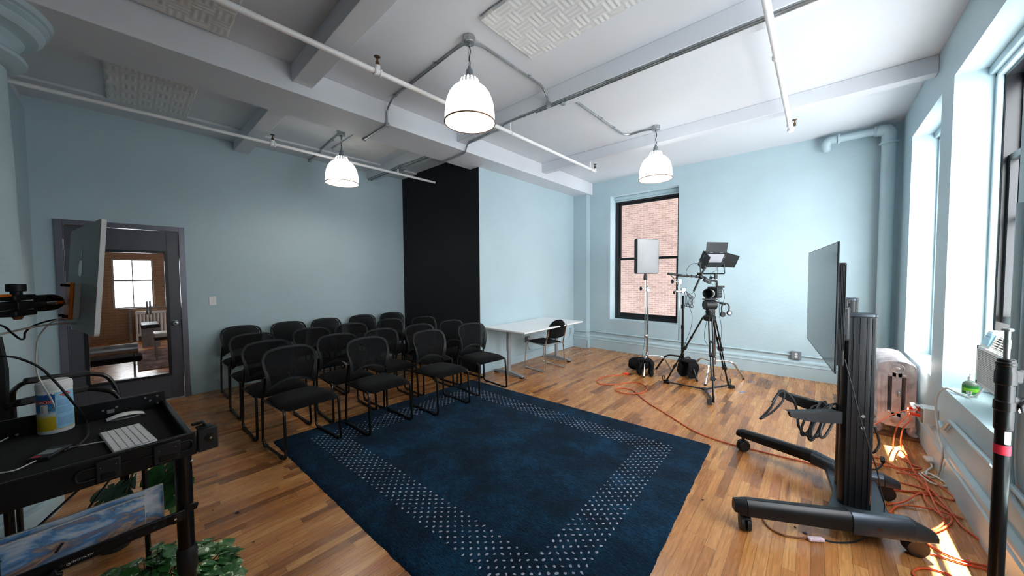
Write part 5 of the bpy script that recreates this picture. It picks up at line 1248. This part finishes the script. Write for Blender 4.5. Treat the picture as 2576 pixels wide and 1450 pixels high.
# lower bar with lettering
z0 = .675
lb = B().ob(cl_(.25, -.006, z0), (.42, .014, .036), ca, cbk).build('lower_bar', M['anod'], t, bevel=.003)
B().prism([(-.02, -.012), (-.055, -.007), (-.06, .012), (-.02, .018)], cl_(.06, .001, z0+.006), ca, ZZ, .01).build('bar_bracket', M['anod'], lb)
B().lathe([(0, 0), (.018, 0), (.019, .003), (.006, .005), (0, .005)], cl_(.068, -.013, z0), -cbk, 24).build('bumper', M['blackgloss'], lb)
B().lathe([(0, 0), (.005, 0), (.004, .003), (0, .004)], cl_(.068, -.018, z0), -cbk, 16).build('bolt', M['chrome'], lb)
for a in (.119, .179, .245, .317): B().lathe([(.003, 0), (.0065, 0), (.006, .002), (.003, .001)], cl_(a, -.013, z0), -cbk, 16).build('bolt_hole', M['black'], lb)
x_ = text('brand_lettering', 'INOVATIV', .0085, cl_(.279, -.0135, z0-.004), -ca, ZZ, M['white'], lb, .0002, sx=1.15)
B().lathe([(.0032, 0), (.0042, 0), (.0042, .0006), (.0032, .0006)], cl_(.307, -.0135, z0-.006), -cbk, 6, closed=True).build('brand_mark', M['white'], lb)
for a, q, zz in ((.03, .05, .705), (.34, -.02, .655)): 
    kb = B()
    pts_ = [(.019*(1+.22*cos(5*w))*cos(w), .019*(1+.22*cos(5*w))*sin(w)) for w in [2*pi*k/40 for k in range(40)]]
    kb.prism(pts_, cl_(a, q, zz), -ca, ZZ, .014).build('star_knob', M['black'], t, bevel=.002)
B().cyl(cl_(.33, .03, .70), cl_(.05, DT-.03, .87), .0035, n=8).cyl(cl_(.44, .04, .72), cl_(.1, DT-.05, .83), .004, n=8).build('brace_rod', M['black'], t)
# boards behind the lower bar
def board(label, a0, a1, q, z0, z1, m, m2, lean=.02):
    t_ = thing('framed_print', label, 'print', C_)
    c = cl_((a0+a1)/2, q, (z0+z1)/2)
    up_ = (ZZ+cbk*lean).normalized(); B().ob(c, (a1-a0, .008, z1-z0), ca, up_.cross(ca)).build('panel', m, t_)
    e = B(); zt = z1-(z0+z1)/2
    e.ob(c+up_*(zt), (a1-a0, .009, .002), ca, up_.cross(ca)).ob(c-ca*((a1-a0)/2), (.002, .009, z1-z0), ca, up_.cross(ca)); e.build('edge', m2, t_)
board('blue and brown marbled print, the front one standing in the cart', .135, .60, .06, .652, .768, M['marble1'], M['white'])
board('larger teal marbled print standing just behind the front one in the cart', .085, .62, .085, .652, .777, M['marble2'], M['white'])

# items on the tray
Kc = at(321, 1097, .937); 
t = thing('keyboard', 'white slim keyboard lying on the cart tray', 'keyboard', (Kc.x, Kc.y, .926), .155)
B().box(-.14, .14, -.057, .057, 0, .009).build('case', M['alu'], t, bevel=.004)
kb = B(); gx = [14, 14, 14, 13, 12, 9]
for r_ in range(6):
    n_ = [14, 14, 14, 13, 12, 10][r_]; y0_ = .0525-.0178*(r_+1); x_0 = -.134
    for k in range(n_):
        w_ = .268/n_
        if r_ == 5:
            ws = [.017]*3+[.022, .1, .022]+[.017]*3+[.013]
            x_0 = -.134+sum(ws[:k])*(.268/sum(ws)); w_ = ws[k]*(.268/sum(ws))
        else: x_0 = -.134+w_*k
        kb.box(x_0+.001, x_0+w_-.001, y0_+.0014, y0_+.0164, .008, .0105)
tag(kb.build('keys', M['whiteplastic'], t), kind='stuff')
lt_ = B()
for r_ in range(5):
    for k in range(13): lt_.box(-.128+.0195*k, -.122+.0195*k, .0475-.0178*(r_+1)+.004, .0475-.0178*(r_+1)+.0062, .0105, .0107)
tag(lt_.build('key_marks', M['greyplastic'], t), kind='stuff')
p = at(316, 1043, .94)
t = thing('mouse', 'white wireless mouse on the cart tray behind the keyboard', 'mouse', (p.x, p.y, .927), .1)
mg = lambda u, v, o=0: (.0285*(2*v-1)*(.88+.12*sin(pi*u)), -.057+.114*u, .0035+(.019*sin(pi*min(1, u*.97+.03))**.8)*(1-.35*(2*v-1)**2)-.0)
B().grid(mg, 16, 8).build('shell', M['whiteplastic'], t, sharp=80)
B().prism([(.026*cos(w), .055*sin(w)) for w in [2*pi*k/24 for k in range(24)]], (0, 0, 0), (1, 0, 0), (0, 1, 0), .004).build('base', M['alu'], t)
p = at(141, 1086, .927)
t = thing('wipes_canister', 'tall canister of cleaning wipes with blue and yellow wrap on the cart', 'canister', (p.x-.02, p.y, .926), .35)
B().lathe([(0, 0), (.045, 0), (.0475, .004), (.0475, .17), (.046, .178)], n=40).build('body', M['wipes'], t)
ld_ = B().lathe([(.0475, .176), (.0485, .179), (.0485, .197), (.046, .206), (.04, .208), (.0385, .212), (0, .213)], n=40).build('lid', M['whiteplastic'], t)
def arcp(r, z0, z1, a0, a1, m, nm, par): return arc(B(), r, z0, z1, a0, a1, 14).build(nm, m, par)
aC = math.atan2(-p.y, -p.x)-.35  # direction towards the camera in local frame
rp = arcp(.0478, .018, .168, aC-.0, aC+1.35, M['wipes_side'], 'instructions_panel', t)
g = B()
for k in range(24):
    z_ = .03+k*.0045
    if k in (8, 9, 10, 17): continue
    arc(g, .0481, z_, z_+.0014, aC+.1, aC+1.15-.3*((k*7) % 3)/3, 8)
tag(g.build('print_lines', M['wall'] if 0 else M['bluetape'], rp), kind='stuff')
ov = []
for k in range(20):
    w = 2*pi*k/20; ov.append((aC+.6+.34*cos(w), .155+.0095*sin(w)))
g = B(); vs = [(.0485*cos(a), .0485*sin(a), z) for a, z in ov]; 
g.grid(lambda u, v: (.0484*cos(aC+.6+(.40*(1-abs(2*v-1)))*(2*u-1)), .0484*sin(aC+.6+(.40*(1-abs(2*v-1)))*(2*u-1)), .145+.02*v), 12, 6)
g.build('logo_patch', M['redlabel'], rp)
def wraptext(nm, s_, size, r, a, z, m, par):
    o = text(nm, s_, size, (0, 0, 0), (1, 0, 0), (0, 1, 0), m, par, .0001)
    for v in o.data.vertices:
        w = a+v.co.x/r; rr_ = r+v.co.z; v.co = V((rr_*cos(w), rr_*sin(w), z+v.co.y))
    return o
wraptext('logo_lettering', 'CLOROX', .0095, .0487, aC+.6, .155, M['white'], rp)
g = arc(B(), .0478, .125, .14, aC-1.4, aC-.1, 12); g.build('red_stripe', M['redlabel'], t)
wraptext('large_lettering', 'CLOROX', .016, .0481, aC-.85, .131, M['white'], t)
bc = arc(B(), .048, .085, .122, aC-.85, aC-.4, 8).build('price_sticker', M['whiteplastic'], t)
g = B()
for k in range(8): arc(g, .0483, .09+k*.0035, .0915+k*.0035, aC-.8, aC-.66, 2)
g.build('barcode', M['blackgloss'], bc)

# cables on the tray
cable('usb_cable', 'white charging cable lying across the tray to the keyboard', 'cable', [at(-60, 1200, .935), at(0, 1191, .934), at(40, 1183, .932), at(90, 1160, .932), at(150, 1132, .932), at(200, 1122, .932), at(250, 1113, .932), at(263, 1112, .932)], .0022, 'whitecord')
cable('usb_cable', 'white cable hanging from the back of the monitor onto the tray', 'cable', [atd(178, 806, 1.27), atd(150, 803, 1.25), atd(122, 818, 1.23), atd(98, 848, 1.22), atd(91, 890, 1.2), atd(93, 935, 1.2), atd(105, 965, 1.2), atd(120, 990, 1.22), atd(135, 1025, 1.23), at(110, 1040, .94), at(60, 1078, .935), at(0, 1112, .935), at(-40, 1130, .935)], .0024, 'whitecord')
cable('usb_cable', 'thick white cable running left from the monitor back', 'cable', [atd(190, 815, 1.28), atd(160, 814, 1.26), atd(110, 819, 1.22), atd(60, 828, 1.18), atd(0, 842, 1.14), atd(-60, 855, 1.1)], .0035, 'whitecord')
cable('power_cable', 'black cable sagging from the monitor back to the left edge', 'cable', [atd(170, 804, 1.28), atd(130, 806, 1.25), atd(85, 820, 1.22), atd(64, 836, 1.2), atd(61, 852, 1.19), atd(50, 853, 1.18), atd(30, 838, 1.16), atd(10, 822, 1.14), atd(-20, 815, 1.12)], .003)
cable('power_cable', 'black cable arching in front of the wipes canister down to the tray', 'cable', [atd(-40, 897, 1.1), atd(15, 897, 1.12), atd(50, 903, 1.15), atd(100, 925, 1.18), atd(140, 962, 1.22), atd(185, 1015, 1.26), at(212, 1050, .95), at(222, 1090, .935), at(200, 1118, .935), at(160, 1135, .935)], .0036)
p = at(125, 1140, .935)
t = thing('card_reader', 'small flat black adapter on the tray beside the white cable', 'adapter', (p.x, p.y, .926), 1.1)
B().box(-.028, .028, -.05, .05, 0, .014).build('case', M['black'], t, bevel=.003)
B().box(-.02, .02, -.02, .02, .014, .0146).build('label_plate', M['greyplastic'], t); B().box(-.02, -.0, -.042, -.03, .014, .0146).build('red_strip', M['redlabel'], t)

# ---- monitor on arm
e1, e2 = V((-1.712, -.052, 0))-VR*.02, V((-2.285, -.155, 0))-VR*.014
dx = (e2-e1).normalized(); mc = (e1+e2)/2; mc.z = 1.56
nb = V((-dx.y, dx.x, 0)); nb = nb if nb.dot(CO-mc) > 0 else -nb   # towards the visible back
t = thing('desktop_monitor', 'thin silver all-in-one computer turned edge-on with its back showing', 'monitor', mc)
t.rotation_euler = Matrix.Rotation(-.075 if dx.cross(ZZ).dot(nb) > 0 else .075, 3, dx).to_euler()
mon = t
wM = (e2-e1).length; hM = .383
zl = ZZ
M['darkdot'] = M['blackgloss']
B().prism(rrect(wM, hM, .012, 4), (0, 0, 0), dx, ZZ, .0115 if dx.cross(ZZ).dot(nb) < 0 else -.0115).build('casing', M['imac_edge'], t)
B().prism(rrect(wM-.003, hM-.003, .011, 4), nb*.0002, dx, ZZ, .0006 if dx.cross(ZZ).dot(nb) > 0 else -.0006).build('back_panel', M['imac'], t)
# fruit mark on the back
lg = []
for k in range(40):
    w = 2*pi*k/40; r_ = .036*(1+.05*cos(2*w)); x = r_*cos(w)*.92; y = r_*sin(w)
    y -= .008*math.exp(-(x/.012)**2)*(1 if y > 0 else -.6)
    lg.append((x, y))
bite = []
for (x, y) in lg:
    d_ = hypot(x-.043, y-.006)
    if d_ < .017:
        q = .017/d_; x, y = .043+(x-.043)*q*1.0, .006+(y-.006)*q
        x = min(x, .043-.017*cos(math.asin(max(-1, min(1, (y-.006)/.017)))))
    bite.append((x, y))
lo_ = dx*.015+ZZ*.035+nb*.0012
sgn = 1 if (-dx).cross(ZZ).dot(nb) > 0 else -1
M['mark'] = mat('pale_mirror_mark', (165, 190, 200), .2, metal=.4)
lgo = B().prism(bite, lo_, -dx, ZZ, .0006*sgn).build('logo_mark', M['mark'], t)
lf = [(.014*cos(w)*.45+.008, .016*sin(w)+.052) for w in [2*pi*k/16 for k in range(16)]]
B().prism([(x+ (y-.052)*.35, y) for x, y in lf], lo_, -dx, ZZ, .0006*sgn).build('logo_leaf', M['mark'], lgo)
oc = dx*.017-ZZ*.085
M['plate'] = M['alu']
B().ob(oc+nb*.009, (.1, .018, .13), dx, nb).build('mount_plate', M['imac_edge'], t, bevel=.004)
op = B().ob(oc+nb*.0225, (.105, .009, .132), dx, nb).build('orange_plate', M['orange'], t, bevel=.002)
g = B()
for sx_ in (-1, 1):
    for sz_ in (-1, 1): g.cyl(oc+nb*.027+dx*(.04*sx_)+ZZ*(.055*sz_), oc+nb*.04+dx*(.04*sx_)+ZZ*(.055*sz_), .005)
g.build('bolt', M['black'], op)
for px_, py_, mt_ in ((178, 806, 'alu'), (190, 815, 'alu')): pass
B().ob(oc-ZZ*.085+dx*.03+nb*.006, (.03, .012, .008), dx, nb).ob(oc-ZZ*.10+nb*.006, (.03, .012, .009), dx, nb).build('cable_plug', M['alu'], t)
B().cyl(e1-mc-dx*-.0-ZZ*.17-dx*.0004+nb*-.006, e1-mc-ZZ*.17-dx*.0006+nb*-.006, .003).build('audio_jack', M['blackgloss'], t)
# arm
am = mc+mon.rotation_euler.to_matrix() @ oc; a_end = am+nb*.19-VR*.12; 
t = thing('monitor_arm', 'black articulated monitor arm with orange levers and round knob', 'monitor arm', am)
u1 = (a_end-am); u1.z = 0; u1.normalize(); s1 = ZZ.cross(u1)
B().cyl(nb*.03, nb*.055, .014).build('tilt_shaft', M['galv'], t)
q0 = nb*.05
u1 = (atd(42, 752, 1.06)-(am+q0)); u1.z = 0; L1_ = u1.length; u1.normalize(); s1 = ZZ.cross(u1).normalized()
h_ = B().ell(q0+u1*.03, (.03, .03, .028), 20, 12).ob(q0+u1*.055, (.06, .03, .055), u1, s1); h_.build('pivot_head', M['black'], t, bevel=.006)
B().ob(q0+u1*.10, (.10, .028, .02), u1, s1).build('link', M['anod'], t, bevel=.004)
lv = B().ob(q0+u1*.062, (.032, .078, .010), u1, s1).build('orange_lever', M['orange'], t, bevel=.003)
B().cyl(q0+u1*.08-s1*.037, q0+u1*.08+s1*.037, .006).build('bolt', M['chrome'], lv)
kk_ = q0+u1*(L1_)
B().ob(kk_+ZZ*.024, (.09, .04, .018), u1, s1).ob(kk_-ZZ*.024, (.09, .04, .018), u1, s1).ob(kk_, (.07, .04, .026), u1, s1).build('joint', M['black'], t, bevel=.004)
B().cyl(kk_+ZZ*.03, kk_+ZZ*.045, .012).cyl(kk_+ZZ*.043, kk_+ZZ*.066, .0195, n=28).build('round_knob', M['black'], t, bevel=.002)
B().lathe([(0, -.044), (.008, -.044), (.012, -.034)], kk_, n=16).build('bolt', M['woodarm'], t)
text('fine_print', 'MADE TO CARRY\nDO NOT OVERLOAD', .004, kk_+u1*.02-ZZ*.024-(-VN)*.0-s1*(.0205 if s1.dot(VN) < 0 else -.0205), VR, ZZ, M['greyplastic'], t, .0001) if 0 else None
kk2 = kk_+u1*.22
B().ob((kk_+kk2)/2+ZZ*.0, (.20, .036, .022), u1, s1).ob((kk_+kk2)/2+ZZ*.03+u1*.02, (.12, .03, .012), u1, s1).build('link', M['anod'], t, bevel=.004)
B().ob(kk_+u1*.075+ZZ*.033, (.05, .034, .008), u1, s1).build('orange_lever', M['orange'], t, bevel=.002)
B().cyl(V((kk2.x, kk2.y, .928-am.z)), V((kk2.x, kk2.y, .06)), .017).build('post', M['blackgloss'], t)

# ---- folding chair behind the cart
kc = atd(120, 1000, 2.0)
t = thing('armchair', 'black tubular armchair with padded arms behind the cart', 'chair', (kc.x-.1, kc.y-.02, 0))
o3 = V((kc.x-.1, kc.y-.02, 0))
for (p1, p2, p3, p4, p5, Z) in (((30, 985), (60, 962), (225, 940), (270, 945), (298, 985), 1.95), ((10, 1030), (40, 1018), (220, 977), (285, 985), (308, 1010), 1.72)):
    a_ = [atd(*p1, Z+.05)-o3, atd(*p2, Z)-o3, atd(*p3, Z+.25)-o3, atd(*p4, Z+.31)-o3, atd(*p5, Z+.33)-o3]
    a_.append(V((a_[4].x, a_[4].y, .02))); st_ = V((a_[0].x, a_[0].y, .02)); 
    ar = B().tube(fillet([st_]+a_, .05, 5), .0125, 10).build('arm_frame', M['blackgloss'], t)
    B().bar(a_[1]+ZZ*.004, a_[2]+ZZ*.004, .04, .035).build('arm_pad', M['black'], ar, bevel=.01)
zz_ = .50; q_ = atd(150, 1000, 2.0)-o3
B().ob((q_.x, q_.y, zz_), (.5, .42, .04), (1, .25, 0), (0, 1, 0)).build('seat', M['fabric'], t, bevel=.015)
bb = [atd(-10, 870, 1.75)-o3, atd(14, 930, 1.75)-o3, atd(18, 1040, 1.75)-o3]
B().tube([atd(-12, 850, 1.75)-o3, atd(5, 930, 1.75)-o3, atd(8, 1060, 1.75)-o3], .022, 8).build('back_post', M['blackgloss'], t)

# ================================================================== PLANTS
def monstera_leaf(b, base, tip, nrm, W):
    base = V(base); tip = V(tip); d = tip-base; L = d.length; d.normalize(); n = V(nrm); n = (n-d*n.dot(d)).normalized(); s_ = d.cross(n)
    N_ = 132; vs = [base+d*(L*.18)]; 
    for k in range(N_):
        a = -pi+2*pi*k/N_; r = (1-.12*cos(a))*1.0
        rad = .5*L*(1.0+.1*cos(a)); 
        notch = 1.0
        for c in (.75, 1.2, 1.65, 2.1):
            w_ = abs(abs(a)-c)
            if w_ < .075: notch = .5+.45*(w_/.075)
        x = cos(a)*rad*notch; y = sin(a)*W*.5*notch
        if abs(a) > 2.9: x *= .55
        p = base+d*(L*.5+x)+s_*y-n*(.10*L*((y/W)**2*4)*.4+.05*L*(x/L)**2)
        vs.append(p)
    vs.append(base+d*(L*.5))
    c = len(vs)-1
    b.add(vs[1:]+[vs[0]], [(k, (k+1) % N_, N_) for k in range(N_)])
    return b
pc = V((-3.0, -.1, 0)); rr = random.Random(5)
t = thing('monstera_plant', 'dark green split-leaf monstera plant behind the cart', 'plant', pc)
B().lathe([(0, 0), (.06, 0), (.085, .14), (.09, .14), (.09, .16), (.078, .16), (.075, .13), (0, .13)], n=28).build('pot', M['pot'], t)
for (px_, py_, Z, tx, ty, W) in ((345, 1165, 1.95, 305, 1272, .25), (340, 1230, 1.93, 232, 1248, .14), (470, 1255, 1.98, 372, 1190, .23), (440, 1150, 1.97, 440, 1255, .22), (475, 1160, 2.0, 425, 1130, .2), (350, 1262, 1.97, 300, 1285, .12), (420, 1262, 2.0, 445, 1290, .1)):
    bs, tp = atd(px_, py_, Z)-pc, atd(tx, ty, Z+.12)-pc
    l_ = monstera_leaf(B(), bs, tp, VN*.7+ZZ*.7, W).build('leaf', M['greencloth'], t, sharp=60)
    B().tube(cr([V((0, 0, .13)), (bs*.4+V((0, 0, .05))), bs+(tp-bs)*.2], 6), .003, 6).build('stalk', M['stem'], l_)
pc = V((-2.08, .02, 0)); 
t = thing('pothos_plant', 'bushy plant with green and cream speckled leaves below the cart', 'plant', pc)
B().lathe([(0, 0), (.1, 0), (.125, .16), (.13, .16), (.13, .18), (.115, .18), (.11, .15), (0, .15)], n=28).build('pot', M['pot'], t)
def heart(b, base, d, n, L):
    d = V(d).normalized(); n = V(n); n = (n-d*n.dot(d)).normalized(); s_ = d.cross(n); W = L*.42
    pr = [(0, 0), (-.06, .25), (.05, .75), (.25, 1), (.5, .85), (.75, .5), (.92, .18), (1.02, 0)]
    vs = []
    for x, w in pr:
        droop = -.18*x*x*L
        vs += [base+d*(x*L)+n*(droop-.02*L)-s_*(w*W)+n*(.12*w*W), base+d*(max(0, x)*L)+n*droop-n*.05*W, base+d*(x*L)+n*(droop-.02*L)+s_*(w*W)+n*(.12*w*W)]
    fs = []
    for i in range(len(pr)-1):
        a = i*3; fs += [(a, a+1, a+4, a+3), (a+1, a+2, a+5, a+4)]
    return b.add(vs, fs)
g = B(); st_ = B(); lv_ = []
big = B()
for k in range(300):
    a = rr.random()*2*pi; r_ = .27*math.sqrt(rr.random()); z = .18+.17*(1-(r_/.27)**2)*(.3+.7*rr.random())+.02
    base = V((r_*cos(a), r_*sin(a), z)); d = V((cos(a), sin(a), -.1+.5*rr.random()-.3))+V((rr.random()-.5, rr.random()-.5, 0))*.9
    nrm_ = ZZ+V((rr.random()-.5, rr.random()-.5, 0))*1.1; L_ = .045+.035*rr.random()
    if k < 95: heart(B(), base+ZZ*.02, d, nrm_, L_).build('leaf', M['pothos'], t, sharp=80)
    else: heart(big, base, d, nrm_, L_)
    st_.tube([V((0, 0, .16)), base*.6+V((0, 0, .04)), base], .0018, 5)
tag(st_.build('stems', M['stem'], t), kind='stuff')
tag(big.build('leaf_mass', M['pothos'], t, sharp=80), kind='stuff')

# ---- debris
rr = random.Random(9)
def crumb(px, py, r, m, name, label, cat):
    p = at(px, py, .004); b = B()
    b.ell(p, (r, r*.6, r*.35), 8, 5, Matrix.Rotation(rr.random()*3, 3, 'Z'))
    for v in b.v: v.z = max(.0005, v.z)
    tag(b.build(name, m), label, cat, 'scraps on the floor')
for px, py, r, m, nm, lb in ((597, 1290, .012, 'lint', 'lint_tuft', 'dark blue lint tuft on the floor left of the rug edge'), (536, 1284, .006, 'lint', 'lint_tuft', 'tiny dark lint tuft beside the cart post'), (1768, 1258, .009, 'lint', 'lint_tuft', 'dark lint tuft on the floor right of the rug corner'),
    (2000, 1327, .008, 'lint', 'lint_tuft', 'dark lint fleck between the near caster and the connector'), (2025, 1342, .012, 'lint', 'lint_tuft', 'larger dark lint tuft just above the clear connector'), (638, 1364, .006, 'lint', 'lint_tuft', 'small dark lint tuft at the bottom left floor'),
    (1565, 1057, .009, 'white', 'paper_scrap', 'white paper scrap at the far edge of the rug'), (2028, 994, .01, 'whitecord', 'paper_scrap', 'pale scrap on the floor near the baseboard left of the column')):
    crumb(px, py, r, M[m], nm, lb, 'scrap')
for px, py, w, lb in ((1868, 987, .1, 'blue-grey tape strip on the floor right of the tripod'), (1788, 986, .09, 'bright blue tape strip under the tripod spreader'), (1850, 938, .05, 'short faded tape piece near the far baseboard'), (2038, 989, .03, 'small blue tape piece in front of the radiator valve'), (1456, 892, .04, 'bluish tape scrap on the floor beside the table leg'), (1893, 962, .07, 'faded grey tape strip on the floor between tripod and television')):
    p = at(px, py, .0008); tag(B().ob(p, (w, .022, .0012), VR-VN*.25, VN).build('tape_strip', M['bluetape']), lb, 'tape', 'tape on the floor')

# ================================================================== LIGHT
wd = bpy.data.worlds.new('sky'); scene.world = wd; wd.use_nodes = True; nt = wd.node_tree; nt.nodes.clear()
ow = nt.nodes.new('ShaderNodeOutputWorld'); bg = nt.nodes.new('ShaderNodeBackground')
tcn = nt.nodes.new('ShaderNodeTexCoord'); sep = nt.nodes.new('ShaderNodeSeparateXYZ'); rp_ = nt.nodes.new('ShaderNodeValToRGB')
nt.links.new(tcn.outputs['Generated'], sep.inputs[0])
ad = nt.nodes.new('ShaderNodeMath'); ad.operation = 'MULTIPLY_ADD'; ad.inputs[1].default_value = .5; ad.inputs[2].default_value = .5
nt.links.new(sep.outputs[2], ad.inputs[0]); nt.links.new(ad.outputs[0], rp_.inputs[0])
e = rp_.color_ramp.elements; e[0].position = .3; e[0].color = (.72, .76, .79, 1); e[1].position = .6; e[1].color = (.92, .965, 1.0, 1)
nt.links.new(rp_.outputs[0], bg.inputs[0])
# sunlit facades stand on the near side of the street (towards -y), the far side is in shade
mr = nt.nodes.new('ShaderNodeMapRange'); mr.interpolation_type = 'SMOOTHSTEP'
nt.links.new(sep.outputs[1], mr.inputs[0]); mr.inputs[1].default_value = -.9; mr.inputs[2].default_value = .8; mr.inputs[3].default_value = 9.5; mr.inputs[4].default_value = .8
nt.links.new(mr.outputs[0], bg.inputs[1])
nt.links.new(bg.outputs[0], ow.inputs[0])
sd = bpy.data.lights.new('sun', 'SUN'); sd.energy = 42; sd.angle = radians(.6); sd.color = (1, .93, .82)
so = bpy.data.objects.new('sun', sd); COL.objects.link(so); so.rotation_euler = V((-.21, -.40, -1)).to_track_quat('-Z', 'Y').to_euler(); so.location = (4, 6, 8)
def portal(c, n, w, h):
    l = bpy.data.lights.new('window_portal', 'AREA'); l.shape = 'RECTANGLE'; l.size = w; l.size_y = h; l.cycles.is_portal = True
    o = bpy.data.objects.new('window_portal', l); COL.objects.link(o)
    n = V(n); M_ = Matrix((ZZ.cross(-n), ZZ, -n)).transposed().to_4x4(); M_.translation = V(c); o.matrix_world = M_
for y0, y1 in RW: portal((XR+.37, (y0+y1)/2, (RZ0+RZ1)/2), (-1, 0, 0), y1-y0, RZ1-RZ0)
portal(((FX0+FX1)/2, YF+.51, 1.9), (0, -1, 0), 1.3, 2.5)
portal((-12.79, .08, 1.4), (1, 0, 0), .68, 1.2)
portal((-9.75, 3.61, 1.9), (0, -1, 0), 3.5, 2.2)  # portal for the added side opening of the next room

vs_ = scene.view_settings; vs_.view_transform = 'Standard'; vs_.look = 'None'; vs_.gamma = 1; vs_.use_curve_mapping = False
vs_.exposure = 1.2
scene.cycles.max_bounces = 12; scene.cycles.diffuse_bounces = 8; scene.cycles.transparent_max_bounces = 16
